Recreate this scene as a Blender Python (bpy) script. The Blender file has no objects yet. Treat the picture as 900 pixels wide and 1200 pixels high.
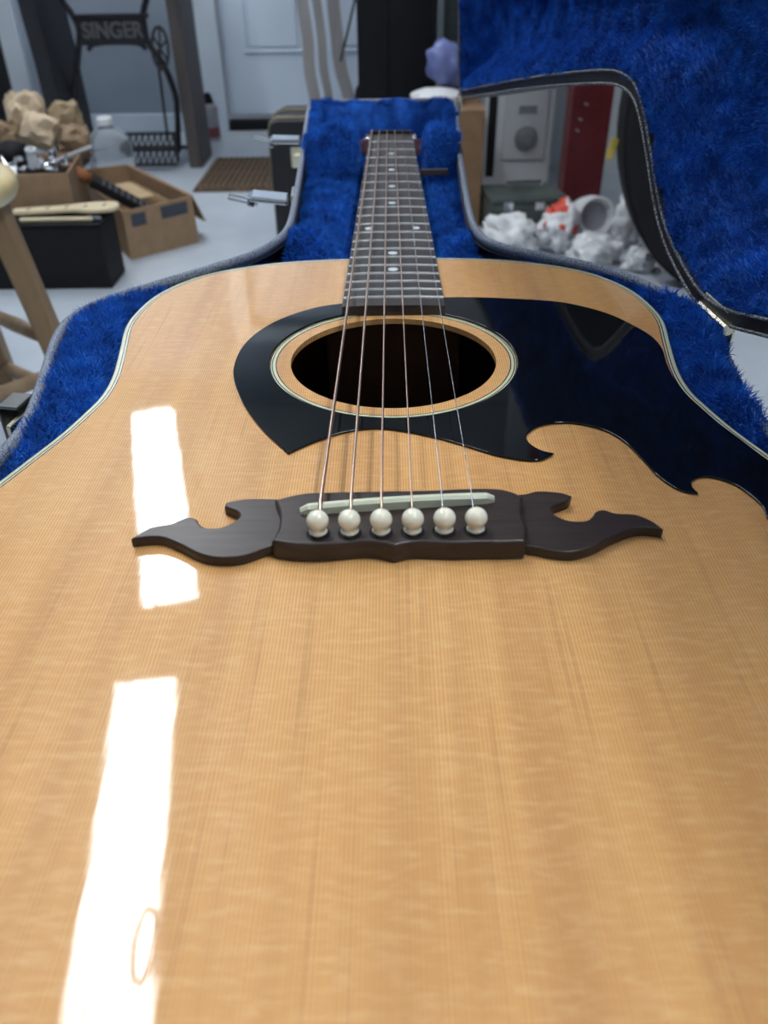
import bpy, bmesh, math, random
import numpy as np
from mathutils import Vector, Matrix, Euler, noise

random.seed(7)
rng = np.random.default_rng(7)
scene = bpy.context.scene
COL = scene.collection
PI = math.pi
GZ = 0.56                      # height of the guitar's top above the floor (m)

# ------------------------------------------------------------------ camera
cd = bpy.data.cameras.new('camera')
cam = bpy.data.objects.new('camera', cd)
COL.objects.link(cam)
cd.sensor_fit = 'VERTICAL'
cd.sensor_height = 24.0
cd.lens = 24.0 * 950.0 / 1200.0
cd.clip_start = 0.01
pitch, yaw, roll = 0.6267, -0.0127, -0.0152
fwd = Vector((math.sin(yaw) * math.cos(pitch), math.cos(yaw) * math.cos(pitch), -math.sin(pitch)))
rgt = Vector((math.cos(yaw), -math.sin(yaw), 0))
upv = rgt.cross(fwd)
r2 = rgt * math.cos(roll) + upv * math.sin(roll)
u2 = -rgt * math.sin(roll) + upv * math.cos(roll)
cam.matrix_world = Matrix(((r2.x, u2.x, -fwd.x, -0.00155), (r2.y, u2.y, -fwd.y, -0.24003),
                           (r2.z, u2.z, -fwd.z, GZ + 0.17717), (0, 0, 0, 1)))
cd.dof.use_dof = True
cd.dof.focus_distance = 0.37
cd.dof.aperture_fstop = 8.5
scene.camera = cam

# ------------------------------------------------------------------ world, exposure
w = bpy.data.worlds.new('world')
scene.world = w
w.use_nodes = True
w.node_tree.nodes['Background'].inputs[0].default_value = (0.55, 0.65, 0.8, 1)
w.node_tree.nodes['Background'].inputs[1].default_value = 0.15
vs = scene.view_settings
vs.view_transform = 'Standard'
vs.look = 'None'
vs.exposure = 0.22
vs.gamma = 1.0
vs.use_curve_mapping = False
scene.cycles.use_denoising = True
LAMP_POWER = 27.0
LAMP_COLOR = (0.93, 0.97, 1.0)

# ------------------------------------------------------------------ materials
def new_mat(name):
    m = bpy.data.materials.new(name)
    m.use_nodes = True
    nt = m.node_tree
    return m, nt, nt.nodes['Principled BSDF']

def ramp(nt, fac, stops):
    n = nt.nodes.new('ShaderNodeValToRGB')
    e = n.color_ramp.elements
    e[0].position, e[0].color = stops[0][0], (*stops[0][1], 1)
    e[1].position, e[1].color = stops[-1][0], (*stops[-1][1], 1)
    for p, c in stops[1:-1]:
        k = e.new(p)
        k.color = (*c, 1)
    nt.links.new(fac, n.inputs[0])
    return n.outputs[0]

def coords(nt, scale=(1, 1, 1), rot=(0, 0, 0)):
    tc = nt.nodes.new('ShaderNodeTexCoord')
    mp = nt.nodes.new('ShaderNodeMapping')
    mp.inputs['Scale'].default_value = scale
    mp.inputs['Rotation'].default_value = rot
    nt.links.new(tc.outputs['Object'], mp.inputs[0])
    return mp.outputs[0]

def noise_tex(nt, vec, scale, detail=3, rough=0.5, dist=0.0):
    n = nt.nodes.new('ShaderNodeTexNoise')
    n.inputs['Scale'].default_value = scale
    n.inputs['Detail'].default_value = detail
    n.inputs['Roughness'].default_value = rough
    n.inputs['Distortion'].default_value = dist
    nt.links.new(vec, n.inputs['Vector'])
    return n.outputs['Fac']

def bump(nt, h, strength, dist):
    b = nt.nodes.new('ShaderNodeBump')
    b.inputs['Strength'].default_value = strength
    b.inputs['Distance'].default_value = dist
    nt.links.new(h, b.inputs['Height'])
    return b.outputs[0]

def mix(nt, a, b, fac, mode='MIX'):
    n = nt.nodes.new('ShaderNodeMix')
    n.data_type = 'RGBA'
    n.blend_type = mode
    for s, v in ((n.inputs[6], a), (n.inputs[7], b)):
        if isinstance(v, tuple):
            s.default_value = (*v, 1)
        else:
            nt.links.new(v, s)
    if isinstance(fac, (int, float)):
        n.inputs[0].default_value = fac
    else:
        nt.links.new(fac, n.inputs[0])
    return n.outputs[2]

def plain(name, col, rough=0.5, metal=0.0, var=0.15, scale=20, coat=0.0, sheen=0.0, bmp=0.0, stretch=(1, 1, 1), trans=0.0, spec=0.5):
    m, nt, b = new_mat(name)
    v = coords(nt, stretch)
    f = noise_tex(nt, v, scale, 4)
    lo = tuple(c * (1 - var) for c in col)
    hi = tuple(min(1, c * (1 + var)) for c in col)
    nt.links.new(ramp(nt, f, [(0.3, lo), (0.7, hi)]), b.inputs['Base Color'])
    b.inputs['Roughness'].default_value = rough
    b.inputs['Metallic'].default_value = metal
    b.inputs['Coat Weight'].default_value = coat
    b.inputs['Coat Roughness'].default_value = 0.05
    b.inputs['Sheen Weight'].default_value = sheen
    b.inputs['Transmission Weight'].default_value = trans
    b.inputs['Specular IOR Level'].default_value = spec
    if bmp:
        nt.links.new(bump(nt, f, bmp, 0.002), b.inputs['Normal'])
    return m

def spruce():
    m, nt, b = new_mat('lacquered_spruce')
    # fine annual rings, about one per millimetre, running along the strings
    v1 = coords(nt, (1, 0.012, 1))
    wv = nt.nodes.new('ShaderNodeTexWave')
    wv.wave_type, wv.bands_direction = 'BANDS', 'X'
    wv.inputs['Scale'].default_value = 290.0
    wv.inputs['Distortion'].default_value = 3.0
    wv.inputs['Detail'].default_value = 2.0
    wv.inputs['Detail Scale'].default_value = 0.6
    nt.links.new(v1, wv.inputs['Vector'])
    grain = wv.outputs['Fac']
    coarse = noise_tex(nt, coords(nt, (1, 0.03, 1)), 42, 3, 0.6)      # broad bands
    fine = noise_tex(nt, coords(nt, (1, 0.02, 1)), 420, 2, 0.6)       # single dark hairlines
    silk = noise_tex(nt, coords(nt, (0.45, 1.9, 1)), 240, 3, 0.6, 0.25)   # cross silking
    blot = noise_tex(nt, coords(nt), 9, 3)
    base = ramp(nt, blot, [(0.25, (0.72, 0.365, 0.115)), (0.75, (0.78, 0.450, 0.168))])
    c1 = mix(nt, base, (0.36, 0.165, 0.05), ramp(nt, grain, [(0.40, (0, 0, 0)), (1.0, (0.60, 0.60, 0.60))]))
    c2 = mix(nt, c1, (0.42, 0.19, 0.06), ramp(nt, coarse, [(0.42, (0, 0, 0)), (0.72, (0.55, 0.55, 0.55))]))
    c3 = mix(nt, c2, (0.33, 0.15, 0.05), ramp(nt, fine, [(0.60, (0, 0, 0)), (0.78, (0.45, 0.45, 0.45))]))
    c4 = mix(nt, c3, (0.86, 0.59, 0.31), ramp(nt, silk, [(0.46, (0, 0, 0)), (0.72, (0.27, 0.27, 0.27))]))
    nt.links.new(c4, b.inputs['Base Color'])
    b.inputs['Roughness'].default_value = 0.45
    b.inputs['Specular IOR Level'].default_value = 0.25
    b.inputs['Coat Weight'].default_value = 1.0
    b.inputs['Coat Roughness'].default_value = 0.035
    b.inputs['Coat IOR'].default_value = 1.5
    n = bump(nt, fine, 0.030, 0.0002)
    wob = noise_tex(nt, coords(nt, (1, 0.10, 1)), 130, 2)
    bb = nt.nodes.new('ShaderNodeBump')
    bb.inputs['Strength'].default_value = 0.03
    bb.inputs['Distance'].default_value = 0.0006
    nt.links.new(wob, bb.inputs['Height'])
    nt.links.new(n, bb.inputs['Normal'])
    nt.links.new(bb.outputs[0], b.inputs['Coat Normal'])
    return m

def rosewood(name, col, coat=0.0, rough=0.38):
    m, nt, b = new_mat(name)
    f = noise_tex(nt, coords(nt, (0.08, 1, 1)), 420, 4, 0.6)
    f2 = noise_tex(nt, coords(nt, (0.3, 1, 1)), 60, 3)
    c = ramp(nt, f, [(0.3, tuple(x * 0.55 for x in col)), (0.7, tuple(x * 1.35 for x in col))])
    c = mix(nt, c, tuple(x * 0.6 for x in col), ramp(nt, f2, [(0.4, (0, 0, 0)), (0.8, (0.6, 0.6, 0.6))]))
    nt.links.new(c, b.inputs['Base Color'])
    b.inputs['Roughness'].default_value = rough
    b.inputs['Coat Weight'].default_value = coat
    nt.links.new(bump(nt, f, 0.12, 0.0004), b.inputs['Normal'])
    return m

def flecked(name, dark, light, scale, thresh=0.5, rough=0.6):
    m, nt, b = new_mat(name)
    f = noise_tex(nt, coords(nt), scale, 3, 0.7)
    nt.links.new(ramp(nt, f, [(thresh - 0.06, dark), (thresh + 0.06, light)]), b.inputs['Base Color'])
    b.inputs['Roughness'].default_value = rough
    nt.links.new(bump(nt, f, 0.4, 0.0006), b.inputs['Normal'])
    return m

def plush(name, lo, hi):
    m, nt, b = new_mat(name)
    f = noise_tex(nt, coords(nt), 60, 3, 0.6)
    nt.links.new(ramp(nt, f, [(0.3, lo), (0.7, hi)]), b.inputs['Base Color'])
    b.inputs['Roughness'].default_value = 0.75
    b.inputs['Specular IOR Level'].default_value = 0.15
    b.inputs['Sheen Weight'].default_value = 0.35
    b.inputs['Sheen Roughness'].default_value = 0.4
    b.inputs['Sheen Tint'].default_value = (0.25, 0.5, 1.0, 1)
    return m

def emissive(name, col, strength):
    m, nt, b = new_mat(name)
    b.inputs['Base Color'].default_value = (0.9, 0.9, 0.9, 1)
    b.inputs['Emission Color'].default_value = (*col, 1)
    b.inputs['Emission Strength'].default_value = strength
    return m

M = dict(
    spruce=spruce(),
    rosette_wood=None,
    bridge=rosewood('bridge_rosewood', (0.034, 0.022, 0.019)),
    fretboard=rosewood('fretboard_rosewood', (0.042, 0.034, 0.033), rough=0.5),
    mahogany=plain('lacquered_mahogany', (0.14, 0.045, 0.02), 0.3, stretch=(1, 0.1, 1), scale=60, var=0.3, coat=0.8),
    inside=plain('bare_mahogany', (0.10, 0.045, 0.022), 0.8, stretch=(1, 0.1, 1), scale=60, var=0.3),
    neckblock=plain('pale_block_wood', (0.16, 0.08, 0.04), 0.8, scale=50),
    cream=plain('aged_cream_binding', (0.60, 0.62, 0.42), 0.25, var=0.06, coat=0.8),
    ivory=plain('ivory_plastic', (0.84, 0.82, 0.66), 0.22, var=0.04, coat=0.5),
    bone=plain('greenish_bone', (0.62, 0.65, 0.50), 0.3, var=0.1, stretch=(0.3, 3, 1), scale=150),
    black_line=plain('black_purfling', (0.012, 0.012, 0.013), 0.25, coat=0.8),
    pickguard=plain('glossy_black_plastic', (0.004, 0.005, 0.006), 0.05, var=0.1, spec=0.5, coat=0.0),
    pearl=plain('pearl_inlay', (0.62, 0.68, 0.72), 0.25, scale=400, var=0.12),
    nickel=plain('nickel_silver', (0.72, 0.72, 0.70), 0.25, metal=1.0, var=0.05),
    bronze=plain('bronze_wound_string', (0.80, 0.58, 0.46), 0.32, metal=1.0, var=0.2, stretch=(1, 30, 1), scale=300),
    steel=plain('plain_steel_string', (0.75, 0.75, 0.76), 0.25, metal=1.0, var=0.05),
    tolex=plain('black_tolex', (0.007, 0.007, 0.009), 0.55, scale=900, var=0.4, bmp=0.3),
    piping=flecked('grey_flecked_tape', (0.04, 0.05, 0.07), (0.25, 0.29, 0.37), 1300, 0.47),
    stitch=flecked('grey_stitched_edge', (0.015, 0.015, 0.02), (0.40, 0.42, 0.46), 1000, 0.54),
    plush=plush('blue_plush', (0.004, 0.036, 0.21), (0.010, 0.105, 0.50)),
    pile=plush('blue_plush_pile', (0.006, 0.055, 0.30), (0.022, 0.200, 0.76)),
    brass=plain('brass_fittings', (0.80, 0.74, 0.55), 0.25, metal=1.0, var=0.08),
    chrome=plain('chrome', (0.80, 0.81, 0.83), 0.12, metal=1.0, var=0.04),
    tin=plain('tarnished_tin', (0.20, 0.20, 0.20), 0.3, metal=1.0, var=0.1),
    floor=None, wall=None,
    door=plain('white_door_paint', (0.62, 0.72, 0.84), 0.4, scale=3, var=0.03),
    trim=plain('white_trim_paint', (0.60, 0.68, 0.77), 0.45, scale=6, var=0.05),
    iron=plain('black_cast_iron', (0.013, 0.013, 0.017), 0.5, scale=80, var=0.3, bmp=0.2),
    iron_letter=plain('lit_grey_iron', (0.13, 0.13, 0.14), 0.5, scale=120, var=0.3),  # mid-grey paints in the light caught by the raised letters
    oldwood=plain('dark_old_wood', (0.075, 0.062, 0.058), 0.55, scale=40, var=0.3, stretch=(1, 1, 0.1)),
    card=plain('cardboard', (0.33, 0.215, 0.125), 0.8, scale=30, var=0.12),
    card_in_and_shade=plain('cardboard_inside_and_shade', (0.22, 0.13, 0.07), 0.85, scale=30, var=0.12),
    card_light=plain('pale_cardboard', (0.46, 0.33, 0.19), 0.8, scale=30, var=0.12),
    paper_light=plain('kraft_paper_pale', (0.56, 0.44, 0.30), 0.75, scale=25, var=0.12),
    paper_dark=plain('kraft_paper_brown', (0.26, 0.175, 0.105), 0.75, scale=25, var=0.15),
    paper_tan=plain('kraft_paper_tan', (0.36, 0.27, 0.16), 0.75, scale=25, var=0.15),
    black_matte=plain('matte_black', (0.006, 0.006, 0.008), 0.7, scale=60, var=0.3, spec=0.3),
    black_cloth=plain('black_nylon', (0.006, 0.006, 0.008), 0.75, scale=200, var=0.3, spec=0.25),
    maple=plain('pale_maple', (0.62, 0.52, 0.34), 0.55, scale=40, var=0.12, stretch=(0.1, 1, 1)),
    stoolseat=plain('varnished_beech', (0.66, 0.53, 0.27), 0.35, scale=25, var=0.12, coat=0.4, stretch=(0.15, 1, 1)),
    stool=plain('brown_stool_wood', (0.30, 0.195, 0.105), 0.5, scale=40, var=0.2, stretch=(1, 1, 0.12)),
    rung=plain('pale_rung_wood', (0.36, 0.25, 0.15), 0.5, scale=40, var=0.2),
    clear=None,
    white_plastic=plain('white_plastic', (0.75, 0.77, 0.80), 0.4, var=0.04),
    bag=plain('white_carrier_plastic', (0.74, 0.75, 0.77), 0.45, var=0.05, spec=0.4),
    bag_red=plain('red_print', (0.62, 0.06, 0.03), 0.45, var=0.1),
    red_paint=plain('dark_red_paint', (0.13, 0.014, 0.017), 0.4, scale=15, var=0.2),
    appliance=plain('white_enamel', (0.50, 0.52, 0.54), 0.35, scale=5, var=0.04),
    panel_grey=plain('grey_panel', (0.40, 0.42, 0.44), 0.4, scale=5, var=0.05),
    dial=plain('grey_dial', (0.16, 0.17, 0.18), 0.4),
    purple=plain('periwinkle_plastic', (0.13, 0.16, 0.36), 0.45, scale=30, var=0.2),
    greygreen=plain('grey_green_paint', (0.045, 0.065, 0.068), 0.5),
    toolgreen=plain('dark_green_steel', (0.06, 0.075, 0.07), 0.4, scale=20, var=0.2),
    greystrip=plain('grey_bent_wood', (0.36, 0.35, 0.35), 0.5, scale=30, var=0.15, stretch=(1, 1, 0.1)),
    mat_brown=flecked('brown_coir', (0.055, 0.036, 0.022), (0.15, 0.10, 0.062), 90, 0.5, 0.95),
    canister=plain('grey_white_can', (0.33, 0.33, 0.37), 0.35, scale=30, var=0.12),
    can_red=plain('red_can_band', (0.22, 0.05, 0.06), 0.4),
    orange=plain('orange_brown_wood', (0.33, 0.12, 0.04), 0.45, var=0.2, scale=40),
    bluetape=plain('faded_blue_label', (0.055, 0.065, 0.085), 0.6, scale=200, var=0.35),
    tan=plain('tan_piping', (0.20, 0.17, 0.12), 0.5),
    yellow=plain('yellow_tag', (0.55, 0.42, 0.08), 0.5),
    lamp_lens=emissive('lit_fluorescent_lens', LAMP_COLOR, LAMP_POWER),
    lamp_body=plain('white_lamp_housing', (0.7, 0.7, 0.7), 0.4, var=0.03),
    ceiling=plain('white_ceiling_paint', (0.62, 0.64, 0.66), 0.9, scale=4, var=0.04),
)
def glassy(name):
    m, nt, b = new_mat(name)
    b.inputs['Base Color'].default_value = (0.88, 0.93, 0.96, 1)
    b.inputs['Transmission Weight'].default_value = 0.9
    b.inputs['Roughness'].default_value = 0.15
    b.inputs['IOR'].default_value = 1.15
    return m
M['clear'] = glassy('clear_plastic')
def surf(name, lo, hi, scale, rough, bmp=0.0):
    m, nt, b = new_mat(name)
    f = noise_tex(nt, coords(nt), scale, 5, 0.6)
    nt.links.new(ramp(nt, f, [(0.3, lo), (0.7, hi)]), b.inputs['Base Color'])
    b.inputs['Roughness'].default_value = rough
    if bmp:
        nt.links.new(bump(nt, f, bmp, 0.002), b.inputs['Normal'])
    return m
M['floor'] = surf('painted_concrete', (0.40, 0.45, 0.51), (0.52, 0.57, 0.63), 3.5, 0.35, 0.05)
M['wall'] = surf('blue_grey_wall_paint', (0.25, 0.30, 0.37), (0.31, 0.36, 0.43), 2.0, 0.8)
M['wall_white'] = surf('pale_wall_paint', (0.50, 0.53, 0.56), (0.56, 0.59, 0.62), 2.0, 0.8)

# ------------------------------------------------------------------ object helpers
def link(name, me, mat=None, parent=None, loc=(0, 0, 0), rot=(0, 0, 0), smooth=False):
    o = bpy.data.objects.new(name, me)
    COL.objects.link(o)
    if mat is not None and not me.materials:
        me.materials.append(mat)
    if smooth:
        me.polygons.foreach_set('use_smooth', [True] * len(me.polygons))
    o.location = loc
    o.rotation_euler = rot
    if parent is not None:
        o.parent = parent
    return o

def thing(name, label, cat, loc=(0, 0, 0), rot=(0, 0, 0), group=None):
    o = bpy.data.objects.new(name, None)
    o.empty_display_size = 0.05
    COL.objects.link(o)
    o.location, o.rotation_euler = loc, rot
    return tag(o, label, cat, group)

def tag(o, label, cat, group=None):
    o['label'], o['category'] = label, cat
    if group:
        o['group'] = group
    return o

def struct(o):
    o['kind'] = 'structure'
    return o

def bm_mesh(bm, name='mesh'):
    me = bpy.data.meshes.new(name)
    bmesh.ops.recalc_face_normals(bm, faces=bm.faces)
    bm.to_mesh(me)
    bm.free()
    return me

def box_bm(bm, c, s, bev=0.0, rot=None):
    r = bmesh.ops.create_cube(bm, size=1.0)
    vs_ = r['verts']
    bmesh.ops.scale(bm, vec=s, verts=vs_)
    if bev:
        es = list({e for v in vs_ for e in v.link_edges})
        rr = bmesh.ops.bevel(bm, geom=es, offset=bev, segments=2, affect='EDGES', profile=0.5)
        vs_ = list({v for f in rr['faces'] for v in f.verts} | {v for v in vs_ if v.is_valid})
    if rot is not None:
        bmesh.ops.rotate(bm, cent=(0, 0, 0), matrix=Euler(rot).to_matrix(), verts=vs_)
    bmesh.ops.translate(bm, vec=c, verts=vs_)
    return vs_

def box(name, c, s, mat, parent=None, bev=0.0, rot=(0, 0, 0)):
    bm = bmesh.new()
    box_bm(bm, (0, 0, 0), s, bev)
    return link(name, bm_mesh(bm, name), mat, parent, c, rot)

def catmull(pts, n, closed=True):
    P = np.array(pts, float)
    if closed:
        Q = np.vstack([P[-1:], P, P[:2]])
    else:
        Q = np.vstack([2 * P[0] - P[1], P, 2 * P[-1] - P[-2]])
    out = []
    segs = len(Q) - 3
    for i in range(segs):
        p0, p1, p2, p3 = Q[i:i + 4]
        # centripetal-ish: uniform with tension
        for k in range(n):
            t = k / n
            out.append(0.5 * ((2 * p1) + (-p0 + p2) * t + (2 * p0 - 5 * p1 + 4 * p2 - p3) * t * t + (-p0 + 3 * p1 - 3 * p2 + p3) * t ** 3))
    if not closed:
        out.append(P[-1])
    return np.array(out)

def resample(P, n):
    Q = np.vstack([P, P[:1]])
    d = np.r_[0, np.cumsum(np.linalg.norm(np.diff(Q, axis=0), axis=1))]
    t = np.linspace(0, d[-1], n, endpoint=False)
    return np.stack([np.interp(t, d, Q[:, k]) for k in range(P.shape[1])], 1)

def offset(P, d):
    """outline of CCW points pushed outward by d"""
    tg = np.roll(P, -1, 0) - np.roll(P, 1, 0)
    tg /= np.linalg.norm(tg, axis=1)[:, None] + 1e-12
    return P + d * np.stack([tg[:, 1], -tg[:, 0]], 1)

def smooth_loop(P, k):
    for _ in range(k):
        P = 0.25 * np.roll(P, 1, 0) + 0.5 * P + 0.25 * np.roll(P, -1, 0)
    return P

def loft(rings, closed_profile=False, cap0=False, cap1=False):
    """rings: list of (N,3) arrays"""
    n = len(rings[0])
    V = np.vstack(rings)
    F = []
    m = len(rings)
    for i in range(m if closed_profile else m - 1):
        a, b = i * n, ((i + 1) % m) * n
        for j in range(n):
            k = (j + 1) % n
            F.append((a + j, a + k, b + k, b + j))
    if cap0:
        F.append(tuple(range(n - 1, -1, -1)))
    if cap1:
        F.append(tuple((m - 1) * n + j for j in range(n)))
    me = bpy.data.meshes.new('loft')
    me.from_pydata(V.tolist(), [], F)
    bm = bmesh.new()
    bm.from_mesh(me)
    bmesh.ops.recalc_face_normals(bm, faces=bm.faces)
    bm.to_mesh(me)
    bm.free()
    return me

def ring3(P, z):
    return np.column_stack([P, np.full(len(P), z)])

def plate(loops, z0, z1, bev=0.0, res=2):
    """flat plate with holes: 2D outlines in metres -> mesh between z0 and z1"""
    cu = bpy.data.curves.new('plate', 'CURVE')
    cu.dimensions = '2D'
    cu.fill_mode = 'BOTH'
    for L in loops:
        sp = cu.splines.new('POLY')
        sp.points.add(len(L) - 1)
        sp.points.foreach_set('co', np.column_stack([np.array(L), np.zeros(len(L)), np.ones(len(L))]).ravel())
        sp.use_cyclic_u = True
    cu.extrude = max((z1 - z0) / 2 - bev, 0)
    cu.bevel_depth = bev
    cu.bevel_resolution = res
    cu.offset = -bev
    ob = bpy.data.objects.new('plate', cu)
    me = bpy.data.meshes.new_from_object(ob)
    bpy.data.objects.remove(ob)
    bpy.data.curves.remove(cu)
    me.transform(Matrix.Translation((0, 0, (z0 + z1) / 2)))
    me.materials.clear()
    return me

def text_mesh(body, size, extrude, align='CENTER'):
    cu = bpy.data.curves.new('t', 'FONT')
    cu.body = body
    cu.size = size
    cu.extrude = extrude
    cu.align_x = align
    cu.offset = size * 0.02
    ob = bpy.data.objects.new('t', cu)
    me = bpy.data.meshes.new_from_object(ob)
    bpy.data.objects.remove(ob)
    bpy.data.curves.remove(cu)
    me.materials.clear()
    return me

def tube(path, r, seg=8, caps=True, closed=False):
    P = [Vector(p) for p in path]
    n = len(P)
    rr = r if hasattr(r, '__len__') else [r] * n
    rings = []
    prev = None
    for i in range(n):
        if closed:
            t = (P[(i + 1) % n] - P[i - 1]).normalized()
        else:
            t = (P[min(i + 1, n - 1)] - P[max(i - 1, 0)]).normalized()
        if prev is None:
            a = Vector((0, 0, 1)) if abs(t.z) < 0.9 else Vector((1, 0, 0))
            nn = t.cross(a).normalized()
        else:
            nn = (prev - t * prev.dot(t)).normalized()
        prev = nn
        b = t.cross(nn)
        rings.append(np.array([P[i] + rr[i] * (nn * math.cos(2 * PI * k / seg) + b * math.sin(2 * PI * k / seg)) for k in range(seg)]))
    return loft(rings, closed, caps and not closed, caps and not closed)

def lathe(prof, seg=24):
    rings = [np.array([(r * math.cos(2 * PI * k / seg), r * math.sin(2 * PI * k / seg), z) for k in range(seg)]) for r, z in prof]
    return loft(rings, False, True, True)

def smooth_by_angle(o, ang=40):
    me = o.data
    me.polygons.foreach_set('use_smooth', [True] * len(me.polygons))
    bm = bmesh.new()
    bm.from_mesh(me)
    for e in bm.edges:
        if len(e.link_faces) == 2:
            e.smooth = e.calc_face_angle(0) < math.radians(ang)
    bm.to_mesh(me)
    bm.free()
    return o

def crumple(name, c, s, mat, seed, parent=None, sub=3, amp=0.28, rot=(0, 0, 0), flat_shade=True, scale=2.2, mat2=None, test2=None):
    bm = bmesh.new()
    bmesh.ops.create_icosphere(bm, subdivisions=sub, radius=1.0)
    off = Vector((seed * 3.7, seed * 1.3, seed * 7.1))
    for v in bm.verts:
        p = v.co.copy()
        d = noise.noise(p * scale + off) * amp + (0.45 - abs(noise.noise(p * scale * 1.7 + off)) * 2.2) * amp * 0.8 + (0.3 - abs(noise.noise(p * scale * 4.1 - off)) * 1.6) * amp * 0.45
        v.co = p * (1 + d) + Vector((noise.noise(p * 5 + off), noise.noise(p * 5 + off * 2), noise.noise(p * 5 - off))) * amp * 0.35
        v.co = Vector((v.co.x * s[0], v.co.y * s[1], v.co.z * s[2]))
    lo = min(v.co.z for v in bm.verts)
    for v in bm.verts:
        if v.co.z < -s[2] * 0.7:
            v.co.z = -s[2] * 0.7
    me = bm_mesh(bm, name)
    me.materials.append(mat)
    if mat2 is not None:
        me.materials.append(mat2)
        for p in me.polygons:
            if test2(p.center):
                p.material_index = 1
    return link(name, me, mat, parent, c, rot, smooth=not flat_shade)

# ------------------------------------------------------------------ the room
XL, XR, YF, YB, ZC = -2.0, 2.3, -2.2, 3.70, 2.50
struct(box('floor', ((XL + XR) / 2, (YF + YB) / 2, -0.05), (XR - XL + 0.2, YB - YF + 0.4, 0.1), M['floor']))
struct(box('ceiling', ((XL + XR) / 2, (YF + YB) / 2, ZC + 0.05), (XR - XL + 0.2, YB - YF + 0.4, 0.1), M['ceiling']))
struct(box('wall_left', (XL - 0.05, (YF + YB) / 2, ZC / 2), (0.1, YB - YF + 0.4, ZC), M['wall']))
struct(box('wall_right', (XR + 0.05, (YF + YB) / 2, ZC / 2), (0.1, YB - YF + 0.4, ZC), M['wall_white']))
struct(box('wall_front', ((XL + XR) / 2, YF - 0.05, ZC / 2), (XR - XL, 0.1, ZC), M['wall_white']))
DX0, DX1 = -0.715, 0.10            # the white door in the back wall
struct(box('wall_back', ((XL + DX0 - 0.09) / 2, YB + 0.06, ZC / 2), (DX0 - 0.09 - XL, 0.12, ZC), M['wall']))
wb = box('wall_back_end', ((DX1 + 0.09 + XR) / 2, YB + 0.06, ZC / 2), (XR - DX1 - 0.09, 0.12, ZC), M['wall_white'])
wb.name = 'wall_back'
struct(wb)
wh = box('wall_back', ((DX0 + DX1) / 2, YB + 0.06, (2.12 + ZC) / 2), (DX1 - DX0 + 0.18, 0.12, ZC - 2.12), M['wall'])
struct(wh)
struct(box('baseboard_back', ((XL + DX0 - 0.09) / 2, YB - 0.008, 0.037), (DX0 - 0.09 - XL, 0.016, 0.074), M['trim'], bev=0.004))
struct(box('trim_1', (DX0 - 0.045, YB - 0.012, 1.06), (0.09, 0.03, 2.12), M['trim'], bev=0.004))
struct(box('trim_2', (DX1 + 0.045, YB - 0.012, 1.06), (0.09, 0.03, 2.12), M['trim'], bev=0.004))
struct(box('trim_3', ((DX0 + DX1) / 2, YB - 0.012, 2.08), (DX1 - DX0, 0.03, 0.08), M['trim'], bev=0.004))
struct(box('trim_4', (-1.595, YB - 0.012, 1.06), (0.085, 0.03, 2.12), M['trim'], bev=0.004))
# panelled door: slab with raised panels
door = bpy.data.objects.new('door_1', None)
COL.objects.link(door)
door.location = ((DX0 + DX1) / 2, YB + 0.05, 0)
struct(door)
DW = DX1 - DX0
box('door_slab', (0, 0, 1.06), (DW - 0.004, 0.035, 2.0), M['door'], door, 0.002)
def door_panel(cx, cz, wx, hz):
    o = box('door_panel', (cx, -0.021, cz), (wx, 0.012, hz), M['door'], door, 0.005)
    for dx, dz, sx, sz in ((0, hz / 2 + 0.014, wx + 0.05, 0.016), (0, -hz / 2 - 0.014, wx + 0.05, 0.016),
                           (-wx / 2 - 0.014, 0, 0.016, hz), (wx / 2 + 0.014, 0, 0.016, hz)):
        box('moulding', (dx, 0.001, dz), (sx, 0.012, sz), M['door'], o, 0.004)
for cx in (-0.185, 0.185):
    door_panel(cx, 0.62, 0.21, 0.60)
    door_panel(cx, 1.32, 0.21, 0.55)
    door_panel(cx, 1.83, 0.21, 0.20)
box('threshold', (0, -0.03, 0.02), (DW, 0.06, 0.04), M['black_matte'], door, 0.004)
kb = link('door_knob', lathe([(0.025, 0), (0.025, 0.006), (0.010, 0.010), (0.010, 0.035), (0.024, 0.042), (0.028, 0.055), (0.018, 0.068), (0.004, 0.071)]), M['brass'], door, (DW / 2 - 0.07, -0.018, 0.95), (PI / 2, 0, 0), True)

# ------------------------------------------------------------------ ceiling lamps (fluorescent)
def lamp(label, p0, p1, width, z, cord=False, group='fluorescent ceiling lamps'):
    a, b = Vector((*p0, z)), Vector((*p1, z))
    L = (b - a).length
    ang = math.atan2(b.y - a.y, b.x - a.x)
    t = thing('fluorescent_lamp', label, 'ceiling lamp', (a + b) / 2, (0, 0, ang), group)
    box('housing', (0, 0, 0.024), (L + 0.03, width + 0.03, 0.04), M['lamp_body'], t, 0.006)
    wn = width * 0.15
    box('lens', (0, -width / 2 + wn / 2, -0.004), (L, wn, 0.016), M['lamp_lens'], t, 0.003)
    ww = width - wn - 0.022
    box('lens', (0, width / 2 - ww / 2, -0.006), (L, ww, 0.020), M['lamp_lens'], t, 0.004)
    for s in (-1, 1):
        box('end_cap', (s * (L / 2 + 0.008), 0, 0.002), (0.014, width + 0.02, 0.034), M['lamp_body'], t, 0.003)
        link('chain', tube([(s * L * 0.35, 0, 0.044), (s * L * 0.35, 0, ZC - z)], 0.004, 6), M['nickel'], t)
    if cord:
        pts = [(0.26 + 0.10 * math.cos(k / 24 * 2 * PI), width / 2 - 0.012 + 0.026 * math.sin(k / 24 * 2 * PI), -0.05 - 0.02 * math.cos(k / 24 * 2 * PI)) for k in range(24)]
        link('cord_loop', tube(pts, 0.0065, 6, closed=True), M['oldwood'], t)
    return t
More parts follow.
